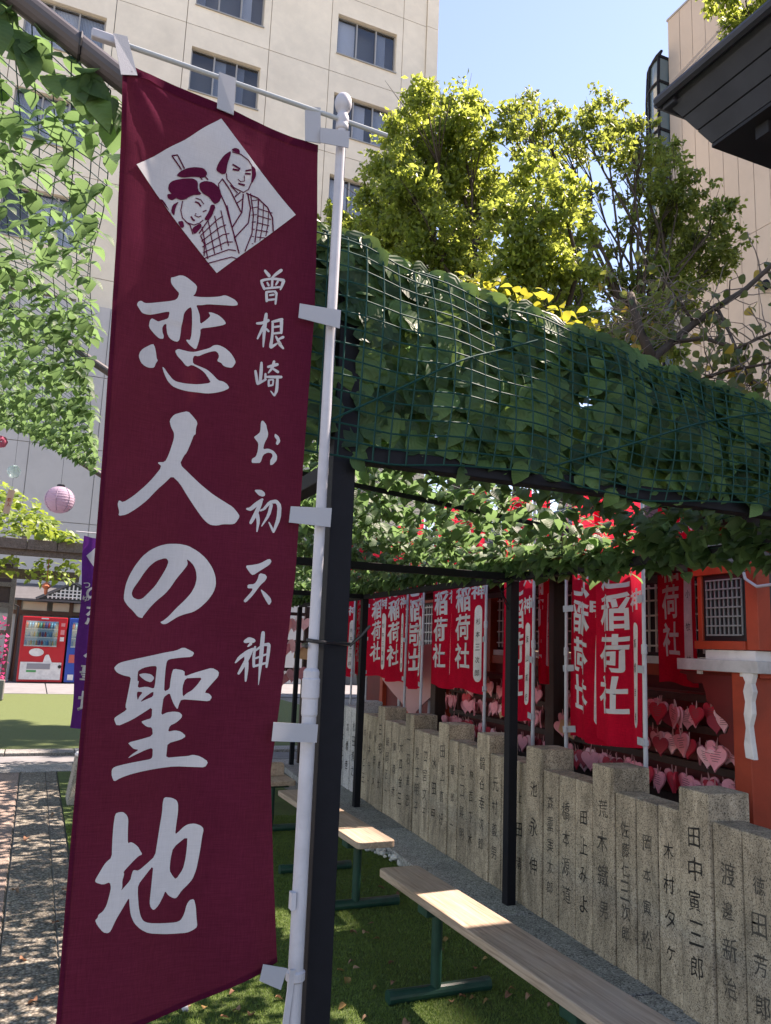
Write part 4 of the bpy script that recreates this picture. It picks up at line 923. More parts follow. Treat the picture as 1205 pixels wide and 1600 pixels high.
for k, (of, a, b, c, po) in enumerate(((.40,702,756,1079,'R'), (.44,671,710,1073,None), (.38,634,657,1075,'R'), (.42,601,632,1065,'R'), (.47,573,605,1057,'L'), (.42,529,549,1055,'R'), (.6,553,571,1055,None))):
    red_flag(of, a, b, c, po, G_, amp=.012 + .004*(k % 3), ph=k*1.3)
# ================================================================ votive plaque racks
def heart_outline(n=26):
    pts = []
    for i in range(n):
        a = 2*math.pi*i/n; x = 16*math.sin(a)**3; y = 13*math.cos(a)-5*math.cos(2*a)-2*math.cos(3*a)-math.cos(4*a); pts.append((x/32, y/32+.02))
    return pts
HO = heart_outline()
def heart_mesh(m, nm='plaque', rect=False):
    lp = HO if not rect else [(-.5,-.38),(.5,-.38),(.5,.26),(0,.42),(-.5,.26)]
    mb = MB().prism(lp, lambda p: (p[0], -.04, p[1]), lambda p: (p[0], .04, p[1]))
    me = bpy.data.meshes.new(nm); me.from_pydata(mb.v, [], mb.f); bm = bmesh.new(); bm.from_mesh(me); bmesh.ops.recalc_face_normals(bm, faces=bm.faces); bm.to_mesh(me); bm.free(); me.materials.append(m); return me
PK = [heart_mesh(mat('pink_plaque', (.74,.29,.32), .6, stain=.2, stscale=3, orand=.22)), heart_mesh(mat('rose_plaque', (.80,.44,.46), .6, stain=.2, stscale=3, orand=.2)), heart_mesh(mat('dark_red_plaque', (.26,.025,.04), .55, orand=.25)), heart_mesh(mat('pale_wood_plaque', (.45,.26,.13), .6, var=.3, vscale=4, orand=.2), rect=True), heart_mesh(mat('bright_red_plaque', (.5,.03,.05), .55, orand=.2))]
def lines_mesh():
    mb = MB()
    for i in range(5):
        w = random.uniform(.12,.27); mb.add([(-w,-.045,.2-i*.085),(w,-.045,.2-i*.085),(w,-.045,.225-i*.085),(-w,-.045,.225-i*.085)], [(0,1,2,3)])
    me = bpy.data.meshes.new('writing'); me.from_pydata(mb.v, [], mb.f); me.materials.append(mat('faint_writing', (.25,.10,.10), .8)); return me
WL = [lines_mesh() for _ in range(4)]
CORDM = mat('pink_cord', (.55,.28,.26), .8)
mbc = MB().tube([(-.05,0,.15),(0,-.02,.62),(.05,0,.15)], .018, 5); CORD = bpy.data.meshes.new('cord'); CORD.from_pydata(mbc.v, [], mbc.f); CORD.materials.append(CORDM)
names_ = ['pink heart-shaped votive plaque hanging on the plaque rack', 'pale rose heart-shaped votive plaque hanging on the plaque rack', 'dark red heart-shaped votive plaque hanging on the plaque rack', 'small house-shaped wooden votive plaque hanging on the plaque rack', 'bright red heart-shaped votive plaque hanging on the plaque rack']
def plaque(t, off, z, s, kind, near):
    o = thing('votive_plaque', names_[kind], 'plaque', FP(t, off, z), 'votive plaques hung on the racks')
    yaw = math.atan2(FD.y, FD.x) - math.pi/2 - math.pi/2 + random.gauss(0, .28)
    # local -y faces the camera side (-FN)
    M_ = Matrix.Translation(FP(t, off, z)) @ Matrix.Rotation(yaw, 4, 'Z') @ Matrix.Rotation(random.gauss(0,.10), 4, 'X') @ Matrix.Rotation(random.gauss(0,.16), 4, 'Y') @ Matrix.Scale(s, 4)
    for nm, me in (('board', PK[kind]), ('cord', CORD)) + ((('writing', random.choice(WL)),) if near and kind != 2 else ()):
        c = bpy.data.objects.new(nm, me); C.objects.link(c); adopt(c, o); c.matrix_basis = M_
for nm, ta, tb, lab in (('plaque_rack', .03, 1.76, 'dark rail rack of heart plaques beside the red lantern stand'), ('plaque_rack', 2.02, 3.95, 'dark rail rack of heart plaques beyond the dark brown post')):
    rk = thing(nm, lab, 'rack', FP((ta+tb)/2, .82, 0))
    for z in (1.27, 1.10, .895, .69):
        MB().box(.83, .855, ta-.02, tb, z-.022, z+.022, FM).build('rail', BROWN, rk, bevel=.003)
    for tt in (ta, tb-.03): MB().box(.857, .90, tt, tt+.04, .0, 1.34, FM).build('upright', BROWN, rk)
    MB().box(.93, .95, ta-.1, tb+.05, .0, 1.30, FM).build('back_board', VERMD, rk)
cnt = 0
for zi, z in enumerate((1.27, 1.10, .895)):
    t_ = .06
    while t_ < 3.9:
        if not 1.75 < t_ < 2.03:
            kind = random.choices([0,1,2,3,4], [50,22,13,6,9])[0]
            plaque(t_ + random.gauss(0,.012), .775 + random.uniform(-.035,.035), z - .105 + random.gauss(0,.016), random.uniform(.115,.15), kind, t_ < 1.3); cnt += 1
        t_ += random.uniform(.034,.056) if t_ < 1.8 else random.uniform(.05,.08)
# ================================================================ shelter over the racks
GRM = mat('grey_sheet_metal', (.20,.21,.23), .45, stain=.25, stscale=4)
sh = thing('plaque_shelter', 'small grey metal roof on dark brown timber posts above the plaque racks', 'shelter', FP(1.9, .9, 0))
for tt in (1.82, 4.1): MB().box(.74, .86, tt, tt+.125, 0, 2.06, FM).build('post', BROWN, sh, bevel=.004)
MB().prism([(.52,2.055),(.52,2.095),(1.1,2.24),(1.6,2.10),(1.6,2.06)], lambda p: FP(.42, p[0], p[1]), lambda p: FP(5.0, p[0], p[1])).build('roof', GRM, sh)
MB().box(.505, .519, .42, 5.0, 2.045, 2.085, FM).build('gutter', PLAST, sh)
MB().box(.76, .84, .46, 4.9, 2.0, 2.053, FM).build('eave_beam', BROWN, sh)
# ================================================================ red lantern stand (faces the camera side, -y)
def lattice(x0, x1, z0, z1, y, parent, nx, nz, m=None, w=.008):
    o = MB().box(x0, x1, y, y+.012, z0, z1).build('lattice_panel', BLACK, parent)
    for i in range(nx):
        c = x0+.03 + (x1-x0-.06)*i/(nx-1); MB().box(c-w/2, c+w/2, y-.008, y-.001, z0+.03, z1-.03).build('slat', m or WHITEP, o)
    for i in range(nz):
        c = z0+.03 + (z1-z0-.06)*i/(nz-1); MB().box(x0+.03, x1-.03, y-.014, y-.0085, c-w/2, c+w/2).build('slat', m or WHITEP, o)
    return o
SLATM = mat('grey_lattice', (.20,.22,.22), .6)
OL = .74                                             # lantern front, parallel to the fence
def LP(u, d, z): return FP(-u, OL + d, z)
LM = Matrix(((-FD.x, FN.x, 0, LP(0,0,0).x), (-FD.y, FN.y, 0, LP(0,0,0).y), (0, 0, 1, 0), (0, 0, 0, 1)))   # local (u right, d away, z)
def lx(px, py): t_, z = onf(px, py, OL); return (-t_, z)
ls = thing('lantern_stand', 'vermilion lantern cabinet with white lattice windows on a carved red stand', 'lantern', LP(0, .2, 0))
def lbox(nm, m, u0, u1, d0, d1, z0, z1, bev=0): return MB().box(u0, u1, d0, d1, z0, z1, LM).build(nm, m, ls, bevel=bev)
def llat(u0, u1, z0, z1, d, nx, nz, side=False, w=.008):
    def bx(nm, m, a, b, c, e, f, g, par):
        M_ = LM if not side else LM @ Matrix(((0,-1,0,d),(1,0,0,0),(0,0,1,0),(0,0,0,1)))
        return MB().box(a, b, c, e, f, g, M_).build(nm, m, par)
    q = 0 if side else d
    o = bx('lattice_panel', BLACK, u0, u1, q, q+.012, z0, z1, ls)
    for i in range(nx):
        c = u0+.03 + (u1-u0-.06)*i/(nx-1); bx('slat', SLATM, c-w/2, c+w/2, q-.008, q-.001, z0+.03, z1-.03, o)
    for i in range(nz):
        c = z0+.03 + (z1-z0-.06)*i/(nz-1); bx('slat', SLATM, u0+.03, u1-.03, q-.014, q-.0085, c-w/2, c+w/2, o)
uL = lx(1090, 950)[0]; u1 = lx(1184, 950)[0]; uP = lx(1165, 950)[0]; z0c = lx(1130, 1015)[1]; z1c = lx(1130, 888)[1]; DD = .62
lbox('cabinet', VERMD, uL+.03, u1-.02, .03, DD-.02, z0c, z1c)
for a, b, c, e in ((uL, uL+.035, 0, .05), (uP, u1, 0, u1-uP), (u1-.04, u1, DD-.04, DD)): lbox('corner_post', VERM, a, b, c, e, z0c, z1c+.02, .003)
for za, zb_ in ((z0c, z0c+.045), (z1c-.03, z1c+.018)):
    lbox('rail', VERM, uL-.02, uP-.002, -.012, .04, za, zb_, .003); lbox('rail', VERM, u1-.04, u1+.012, u1-uP+.002, DD-.042, za, zb_, .003)
lbox('white_panel', WHITEP, uL+.05, u1-.03, .004, DD-.05, z0c-.07, z0c-.003)
for a, b, c, e in ((uL, uL+.03, -.015, .03), (uP-.04, uP+.01, -.015, .03), (u1-.03, u1+.012, .12, .17)): lbox('white_block', WHITEP, a, b, c, e, z0c-.135, z0c-.072)
lbox('sill_beam', VERM, uL-.02, u1-.001, .0, DD, z0c-.137, z0c-.072)
llat(uL+.037, uP-.002, z0c+.047, z1c-.032, .012, 9, 7); llat(u1-uP+.01, DD-.045, z0c+.047, z1c-.032, u1-.012, 9, 7, side=True)
ut = lx(1069, 1035)[0]; zt1 = lx(1110, 1030)[1]; zt0 = zt1-.062
lbox('shelf', mat('grey_white_metal', (.5,.5,.49), .5, stain=.3, stscale=7), ut, u1+.04, -.05, DD+.05, zt0, zt1, .003)
cbx = lambda L: [lx(1000 + x/3.634, 860 + y/3.634) for x, y in L]
prof = cbx([(225,695),(262,705),(268,735),(300,755),(350,755),(365,790),(380,860),(410,880),(430,925),(480,968),(505,1000),(492,1038),(452,1045),(440,1075),(462,1105),(500,1130),(520,1160),(548,1178),(548,690),(225,680)])
MB().prism(prof, lambda p: LP(p[0], 0, p[1]), lambda p: LP(p[0], .045, p[1])).build('carved_bracket', VERMD, ls, bevel=.004)
a, b = lx(1149, 1150)[0], lx(1176, 1150)[0]
lbox('leg', VERM, a, b, -.012, .14, 0, zt0-.002, .004)
prof = cbx([(617,668),(678,668),(684,715),(672,760),(684,805),(672,860),(678,930),(662,1000),(672,1080),(688,1192),(640,1178),(630,1100),(640,1010),(628,930),(636,860),(624,800),(636,750),(620,712)])
MB().prism(prof, lambda p: LP(p[0], -.045, p[1]), lambda p: LP(p[0], -.014, p[1])).build('white_bracket', WHITEP, ls, bevel=.004)
lbox('side_panel', VERMD, a+.02, b-.01, .142, 1.0, 0, zt0-.002)
out = ([], [])
def sx(px, py):     # on the camera-facing side panel (plane u = b-.01)
    d = ray(px, py); p0 = LP(b-.01, 0, 0); s_ = (p0.x*FD.x + p0.y*FD.y)/(d[0]*FD.x + d[1]*FD.y); q = Vector(d)*s_
    return ((Vector((q.x, q.y, 0)) - p0).dot(FN), CAM_H + q.z)
for ch, ya, yb in (('高',1190,1222),('橋',1226,1256),('幸',1260,1288)):
    x0, z1 = sx(1191, ya); x1, z0 = sx(1213, yb); glyph(ch, 'r', (x0, x1, z0, z1), out)
printed('lettering', out, lambda x, z: LP(b-.008, x, z), INKB, ls)
MB().tube([LP(*lx(1166,882)[:1], -.03, lx(1166,882)[1]), LP(lx(1172,905)[0], -.03, lx(1172,905)[1]), LP(lx(1190,917)[0], -.03, lx(1190,917)[1]), LP(lx(1230,912)[0], -.03, lx(1230,912)[1])], .008, 8).build('cable', PLAST, ls)
# ================================================================ long red corridor behind
co = thing('shrine_corridor', 'long vermilion shrine corridor with lattice windows behind the plaque racks', 'corridor', FP(4, 2.0, 0))
OFF = 1.75
for k in range(8):
    t_ = -.2 + 1.25*k
    MB().box(OFF-.07, OFF+.07, t_, t_+.13, 0, 2.55, FM).build('post', VERM, co, bevel=.004)
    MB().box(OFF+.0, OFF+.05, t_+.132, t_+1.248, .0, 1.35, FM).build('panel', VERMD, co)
    MB().box(OFF-.05, OFF+.06, t_+.132, t_+1.248, 1.352, 1.44, FM).build('rail', VERM, co); MB().box(OFF-.03, OFF+.03, t_+.132, t_+1.248, 1.442, 1.50, FM).build('white_rail', WHITEP, co)
    p = MB().box(OFF+.02, OFF+.04, t_+.132, t_+1.248, 1.502, 2.1, FM).build('lattice_panel', BLACK, co)
    for i in range(12):
        c = t_+.19 + 1.0*i/11; MB().box(OFF+.005, OFF+.018, c-.008, c+.008, 1.53, 2.07, FM).build('slat', WHITEP, p)
    for z in (1.58,1.7,1.82,1.94,2.04): MB().box(OFF-.004, OFF+.004, t_+.16, t_+1.22, z-.007, z+.007, FM).build('slat', WHITEP, p)
    MB().box(OFF-.04, OFF+.06, t_+.132, t_+1.248, 2.102, 2.3, FM).build('rail', VERM, co)
MB().prism([(OFF-.75,2.42),(OFF-.75,2.50),(OFF+.3,3.0),(OFF+1.4,2.5),(OFF+1.4,2.42)], lambda p: FP(-.6, p[0], p[1]), lambda p: FP(10.2, p[0], p[1])).build('roof', mat('dark_tile', (.07,.075,.085), .55, var=.4, vscale=15), co)
# dark clipped hedge in the gap between brown post and banner is the corridor's shade; pink heart board further on
PB = mat('pink_board', (.62,.36,.34), .6, stain=.12)
hb = thing('heart_board', 'large pale pink heart-shaped photo board on white posts behind the far banners', 'board', FP(5.3, .95, 0))
MB().prism([(p[0]*.98, p[1]*.98) for p in HO], lambda p: FP(5.3, .95, 1.16) + FD*-p[0]*.75 + FN*p[0]*.65 + Vector((0,0,p[1])), lambda p: FP(5.3, .98, 1.16) + FD*-p[0]*.75 + FN*p[0]*.65 + Vector((0,0,p[1])) + FD*.04).build('board', PB, hb)
for s in (-.2, .2): MB().tube([FP(5.36-s*.75, 1.0+s*.65, 0), FP(5.36-s*.75, 1.0+s*.65, 1.2)], .02, 10).build('post', PLAST, hb)
# ================================================================ shrine hall, only its eave corner is in view
COP = mat('dark_copper_roof', (.026,.029,.042), .6, var=.6, vscale=2.5, col2=(.055,.058,.07), metal=.0, stain=.3, stscale=3, bump=.06, bscale=10)
SOF = mat('dark_soffit', (.012,.012,.015), .7)
hall = thing('shrine_hall', 'dark layered copper eave corner of a shrine hall roof', 'hall', (5.5, 0, 0))
x0e, y0e = 2.86, 3.03
lay = [(2.875,3.02,4.455,4.385),(2.935,2.98,4.378,4.300),(2.995,2.94,4.293,4.215)]
def fas(xa, ya, za, zb_, sl=.055):
    """one fascia board running along the two visible eaves, leaning inwards"""
    m = MB()
    m.add([(xa,ya,za),(xa,-2.4,za),(xa+sl,-2.4,zb_),(xa+sl,ya-sl*.7,zb_)], [(0,1,2,3)])
    m.add([(xa,ya,za),(7.0,ya,za),(7.0,ya-sl*.7,zb_),(xa+sl,ya-sl*.7,zb_)], [(0,1,2,3)])
    m.add([(xa+sl,ya-sl*.7,zb_),(xa+sl,-2.4,zb_),(xa+sl+.12,-2.4,zb_),(xa+sl+.12,ya-.16,zb_),(7.0,ya-.16,zb_),(7.0,ya-sl*.7,zb_)], [(0,1,2,3),(0,3,4,5)])
    return m
for q in lay: fas(*q).build('fascia_board', COP, hall)
rf = MB(); e = [(x0e,y0e,4.50),(7.0,y0e,4.50),(7.0,-2.4,4.50),(x0e,-2.4,4.50)]; tp = [(4.9,.5,5.6),(7.0,.5,5.6),(7.0,-2.4,5.6),(4.9,-2.4,5.6)]; e2 = [(x+(.03 if x < 5 else 0), y-(.03 if y > 0 else 0), 4.458) for x, y, z in e]
mid = [(3.9,2.2,4.82),(7.0,2.2,4.82),(7.0,-2.4,4.82),(3.9,-2.4,4.82)]
rf.add(e+mid+tp+e2, [(0,1,5,4),(3,0,4,7),(4,5,9,8),(7,4,8,11),(8,9,10,11),(0,12,13,1),(0,3,15,12)])
rf.build('roof', COP, hall)
MB().box(2.85, 2.94, 2.96, 3.05, 4.44, 4.48).build('corner_cap', COP, hall, bevel=.01)
MB().tube([(2.83,3.06,4.49),(2.83,-2.4,4.49)], .03, 8).build('drip_edge', COP, hall); MB().tube([(2.83,3.06,4.49),(7.0,3.06,4.49)], .03, 8).build('drip_edge', COP, hall)
MB().box(3.05, 7.0, -2.4, 2.90, 4.19, 4.208).build('soffit', SOF, hall)
for k in range(10): MB().box(3.12, 7.0, 2.6-.34*k, 2.68-.34*k, 4.12, 4.188).build('rafter', SOF, hall)
for hx, hy in ((3.9,2.2),(3.9,-1.7),(6.2,2.2),(6.2,-1.7)): MB().box(hx-.11, hx+.11, hy-.11, hy+.11, 0, 4.12).build('column', VERM, hall)  # out of view; open columns instead of walls, roof kept short, to let skylight in
cbl = MB(); q = atd(1131, 40, 9); cbl.tube([(2.86, 3.0, 4.56), q], .009, 6); cbl.tube([(2.89, 3.0, 4.58), q+Vector((.1,0,.05))], .006, 6)
tag(cbl.build('stay_cable', mat('matt_black', (.01,.01,.01), .95, spec=.05)), 'thin dark stay cables rising from the eave tip', 'cable')

# small far stand hung with big pink hearts, seen between the banner and its pole
ps = thing('plaque_stand', 'far wooden stand crowded with large pink hearts beyond the benches', 'rack', (2.75, 9.9, 0))
for x in (2.2, 3.2): MB().box(x-.03, x+.03, 9.9, 9.96, .0, 1.95).build('post', BROWN, ps)
for z in (1.85, 1.5, 1.15): MB().box(2.23, 3.17, 9.91, 9.95, z-.02, z+.02).build('rail', BROWN, ps)
for zi, z in enumerate((1.72, 1.40, 1.06)):
    for k in range(9):
        o = thing('votive_plaque', 'large pink heart plaque hanging on the far stand beyond the benches', 'plaque', (2.25+.11*k, 9.85, z), 'large heart plaques on the far stand')
        M_ = Matrix.Translation((2.25+.11*k, 9.85+random.uniform(-.03,.02), z+random.uniform(-.05,.05))) @ Matrix.Rotation(random.gauss(0,.3), 4, 'Z') @ Matrix.Rotation(random.gauss(0,.15), 4, 'Y') @ Matrix.Scale(.19, 4)
        for nm, me in (('board', PK[random.choice((0,1,1,3))]), ('cord', CORD)):
            c = bpy.data.objects.new(nm, me); C.objects.link(c); adopt(c, o); c.matrix_basis = M_
# ================================================================ trees
CAMPH = leaf_mat('camphor_leaf', (.035,.075,.018), (.15,.19,.03), (.62,.74,.12), transl=.5, veins=False, rough=.45)
CAMPHD = leaf_mat('dark_camphor_leaf', (.022,.050,.014), (.095,.14,.028), (.50,.60,.10), transl=.5, veins=False, rough=.45)  # darker copy of camphor_leaf; building shade on the tall tree put into its colour
BARK = mat('grey_brown_bark', (.07,.055,.042), .9, var=.6, vscale=9, bump=.7, bscale=18)
def crown_mesh(name, P, size, m, aspect=.52):
    N = len(P); a = RNG.normal(size=(N,3)); a[:,2] -= .35; a /= np.linalg.norm(a, axis=1)[:,None]
    b = RNG.normal(size=(N,3)); b -= a*np.sum(a*b, 1)[:,None]; b /= np.linalg.norm(b, axis=1)[:,None]; n = np.cross(a, b)
    s = size*RNG.uniform(.7, 1.25, N)[:,None]; w = s*aspect*.5
    V = np.stack([P, P + a*s*.5 + b*w + n*s*.10, P + a*s, P + a*s*.5 - b*w + n*s*.10], 1).reshape(-1,3)
    i = np.arange(N)*4; F = np.concatenate([np.stack([i,i+1,i+2],1), np.stack([i,i+2,i+3],1)])
    me = bpy.data.meshes.new(name); me.vertices.add(len(V)); me.vertices.foreach_set('co', V.astype(np.float32).ravel())
    me.loops.add(len(F)*3); me.loops.foreach_set('vertex_index', F.astype(np.int32).ravel()); me.polygons.add(len(F)); me.polygons.foreach_set('loop_start', np.arange(len(F), dtype=np.int32)*3); me.polygons.foreach_set('loop_total', np.full(len(F), 3, np.int32))
    me.update(); at = me.attributes.new('rnd', 'FLOAT', 'POINT'); at.data.foreach_set('value', np.repeat(RNG.uniform(0,1,N), 4).astype(np.float32))
    me.materials.append(m); return me
def clump_points(c, R, n, per, tight=.19):
    """leafy sprays spread through a clump, thicker towards its skin, upper side and edges uneven"""
    out = []
    for k in range(n):
        d = RNG.normal(size=3); d /= np.linalg.norm(d); r = R*(RNG.uniform(.15, 1.18)**.5); q = np.array(c) + d*r*np.array([1,1,.9])
        m = RNG.normal(size=(per,3))*R*tight*RNG.uniform(.5,1.1)*np.array([1,1,.62]); out.append(q + m)
    return np.concatenate(out)
def tree(label, base, clumps, depth, m, dens=1.0, size=.13, trunk_r=.28, group=None, dj=2.2, name='camphor_tree', per=34, cat='tree', limb_r=1.0):
    base = Vector(base); t = thing(name, label, cat, base, group); rs = random.Random(len(clumps)*7+int(depth*10))
    cen = []
    for (x, y, r) in clumps:
        d = depth + rs.uniform(-dj, dj)*.5; cen.append((atd(x, y, d), r*d/FPX))
    top = max(c.z for c, r in cen); fork = base.lerp(Vector((sum(c.x for c,_ in cen)/len(cen), sum(c.y for c,_ in cen)/len(cen), min(c.z for c,_ in cen)+.6)), .8)
    tr = MB(); mid = base.lerp(fork, .5) + Vector((rs.uniform(-.2,.2), rs.uniform(-.2,.2), 0)); tr.tube([base, mid, fork], [trunk_r*1.25, trunk_r, trunk_r*.75], 10); tr.build('trunk', BARK, t, smooth=True)
    for c, r in sorted(cen, key=lambda q: q[0].z):
        lm = MB(); k1 = fork.lerp(c, .4) + Vector((rs.uniform(-.4,.4), rs.uniform(-.4,.4), rs.uniform(-.1,.5))); k2 = fork.lerp(c, .75) + Vector((rs.uniform(-.25,.25), rs.uniform(-.25,.25), rs.uniform(0,.3)))
        rr = trunk_r*rs.uniform(.16,.28)*limb_r; lm.tube([fork, k1, k2, c + Vector((0,0,r*.5))], [rr, rr*.75, rr*.5, rr*.12], 7)
        for q in range(5):
            e = c + Vector((rs.gauss(0,.6), rs.gauss(0,.6), rs.gauss(.2,.5)))*r; lm.tube([k2, k2.lerp(e,.55)+Vector((0,0,.1)), e], [rr*.32, rr*.2, rr*.05], 5)
        lm.build('limb', BARK, t, smooth=True)
    P = np.concatenate([clump_points(c, r*1.05, max(6, int(dens*48*(r/.6)**2)), per) for c, r in cen])
    link('crown', crown_mesh('crown', P, size, m), m, t)
    return t
# the bright tree in the middle, the one against the cream building, the tall sparse one, the small one
T1 = [(662,160,34),(688,190,36),(722,165,36),(735,205,36),(632,205,34),(700,235,45),(650,245,45),(610,260,38),(600,305,42),(640,310,48),(690,300,48),(745,270,42),(740,320,45),(590,350,38),(630,370,48),(690,365,48),(735,380,45),(660,430,50),(610,410,40),(720,440,48),(770,300,30),(690,470,40)]
tree('camphor tree with dense yellow-green crown standing against the cream building', (8.8,14.2,0), T1, 16.5, CAMPH, 1.05, .13)
T2 = [(845,262,34),(818,300,36),(875,290,34),(845,330,44),(800,350,40),(890,340,36),(820,390,45),(870,395,45),(905,385,28),(790,430,45),(845,445,50),(900,440,40),(760,470,40),(820,490,45),(880,490,45)]
tree('bright yellow-green young tree in front of the sparse tall camphor', (8.3,10.6,0), T2, 13.0, CAMPH, 1.15, .11, .18)
T3 = [(805,185,30),(825,165,24),(785,200,24),(860,195,30),(905,205,28),(940,168,26),(935,200,32),(975,190,30),(1000,215,30),(1005,250,32),(960,240,32),(890,240,34),(820,225,36),(1045,240,28),(1050,285,38),(1030,330,38),(1075,300,34),(1085,350,42),(1115,330,32),(1135,375,30),(1040,380,40),(1085,405,42),(1125,415,30),(980,290,24),(930,300,20),(985,350,22),(950,380,20),(1010,430,40),(960,440,30),(1055,450,40)]
tree('tall sparse camphor tree spreading in front of the beige building', (11.0,11.3,0), T3, 16.0, CAMPHD, .8, .12, .26, per=30, limb_r=.6)
T4 = [(522,335,22),(545,350,26),(508,360,24),(530,375,26),(555,385,24),(500,385,20),(545,410,30)]
tree('small light green tree peeping above the leaf net beside the plum banner', (6.0,14.5,0), T4, 15.0, CAMPH, 1.0, .12, .12)
T5 = [(1135,5,30),(1165,15,32),(1200,0,40),(1150,38,18),(1230,20,40),(1185,-40,50),(1240,-30,50)]
tree('tree with yellow-green drooping leaves above the dark eave', (9.5,5.2,0), T5, 9.5, CAMPH, 1.3, .085, .16, dj=1.0, name='eave_side_tree')
T6 = [(990,520,40),(945,500,36),(1020,490,36),(960,545,36),(900,520,36),(1040,545,36),(860,505,34),(1005,560,30)]
tree('dark evergreen tree low behind the front leaf net', (9.0,9.8,0), T6, 12.5, CAMPHD, .95, .11, .12)
# --- cherry with bare twigs and large leaves on the right
CHL = leaf_mat('cherry_leaf', (.025,.055,.018), (.09,.12,.03), (.30,.34,.06), transl=.35)
CHY = leaf_mat('yellowing_leaf', (.22,.15,.02), (.42,.30,.03), (.6,.45,.06), transl=.35)
CHD = leaf_data(CHL); CHYD = leaf_data(CHY)
ch = thing('cherry_tree', 'cherry tree with bare tangled twigs and drooping leaves beside the beige wall', 'tree', (6.6, 7.4, 0))
DC = 8.0; ctr = []
MB().tube([(6.6,7.4,0),(6.5,7.35,1.8),(6.3,7.2,3.4)], [.16,.13,.10], 10).build('trunk', BARK, ch, smooth=True)
def cb_(pts, r0, r1, wob=0):
    P = [atd(x, y, DC + d) for x, y, d in pts]; n = len(P); ctr.append(P)
    MB().tube(P, [r0 + (r1-r0)*i/(n-1) for i in range(n)], 7).build('branch', BARK, ch, smooth=True); return P
cb_([(1005,640,-.3),(1020,560,-.2),(1050,535,0),(1085,505,.1),(1120,480,.1),(1165,452,.2),(1200,420,.2),(1240,380,.2)], .05, .02)
cb_([(1050,535,0),(1100,528,-.3),(1150,545,-.5),(1205,520,-.7),(1250,500,-.8)], .025, .008)
cb_([(1020,560,-.2),(1000,520,-.1),(990,480,0),(985,460,.1)], .05, .04)
cb_([(1085,505,.1),(1060,470,.2),(1040,440,.1)], .02, .006)
cb_([(1120,480,.1),(1140,520,-.1),(1170,590,-.3),(1200,640,-.3)], .02, .006)
cb_([(1080,600,-.6),(1130,580,-.7),(1190,570,-.8),(1240,560,-.8)], .02, .008)
tw = MB(); rs = random.Random(5); tips = []
for P in ctr:
    for k in range(26):
        i = rs.randrange(len(P)-1); p = P[i].lerp(P[i+1], rs.random()); d = Vector((rs.gauss(0,1), rs.gauss(0,.7), rs.gauss(.1,.9))).normalized(); pts = [p]
        for q in range(rs.randint(3,6)):
            d = (d + Vector((rs.gauss(0,.4), rs.gauss(0,.3), rs.gauss(-.04,.4)))).normalized(); p = p + d*rs.uniform(.06,.15); pts.append(p)
        tw.tube(pts, [.006*(1-i/len(pts))+.0016 for i in range(len(pts))], 4, cap=False); tips += pts[1:]
for k in range(60):
    p = atd(rs.uniform(955,1060), rs.uniform(480,540), DC + rs.uniform(-.5,.4)); d = Vector((rs.gauss(0,1), rs.gauss(0,.6), rs.gauss(0,.35))).normalized(); pts = [p]
    for q in range(6): d = (d + Vector((rs.gauss(0,.25), rs.gauss(0,.2), rs.gauss(-.03,.25)))).normalized(); p = p + d*rs.uniform(.06,.12); pts.append(p)
    tw.tube(pts, .0026, 4, cap=False)
tw.build('twigs', mat('pale_twig', (.16,.13,.11), .85), ch)
it = []; ity = []
for k in range(330):
    p = rs.choice(tips); d = Vector((rs.gauss(0,.5), rs.gauss(0,.4), rs.uniform(-1,-.1))); x = (p, d, Vector((rs.gauss(0,1), -1, rs.gauss(.3,.5))), rs.uniform(.075,.12))
    (ity if rs.random() < .1 else it).append(x)
for k in range(120):
    p = atd(rs.uniform(1080,1205), rs.uniform(535,640), DC - .5 + rs.uniform(-.4,.4)); d = Vector((rs.gauss(0,.5), rs.gauss(0,.4), rs.uniform(-1,-.2)))
    (ity if rs.random() < .14 else it).append((p, d, Vector((rs.gauss(0,1), -1, rs.gauss(.3,.5))), rs.uniform(.08,.13)))
put_leaves(it, ch, CHL, CHD, 240); put_leaves(ity, ch, CHY, CHYD, 60)
# --- bright sprays just above the front net
sb = thing('bush', 'leafy shrub with broad yellow-green leaves rising just behind the front net', 'bush', (5.2, 8.6, 0))
SHL = leaf_mat('shrub_leaf', (.09,.13,.02), (.24,.26,.03), (.6,.58,.06), transl=.45); SHD = leaf_data(SHL)
it = []
stem = MB()
for (cx, cy, r) in ((790,475,32),(830,490,30),(755,462,26),(870,510,28),(905,525,24),(720,450,20)):
    c = atd(cx, cy, 8.6); stem.tube([(5.2,8.6,0), Vector((5.2,8.6,0)).lerp(c,.6)+Vector((0,0,.3)), c], [.04,.025,.008], 6)
    for k in range(34):
        p = c + Vector((rs.gauss(0,1), rs.gauss(0,1), rs.gauss(0,.7)))*r*8.6/FPX*.7; d = Vector((rs.gauss(0,1), rs.gauss(0,1), rs.uniform(-.9,.3)))
        it.append((p, d, Vector((rs.gauss(0,.6), rs.gauss(-.3,.5), 1)), rs.uniform(.09,.15)))
stem.build('stem', BARK, sb); put_leaves(it, sb, SHL, SHD, 300)
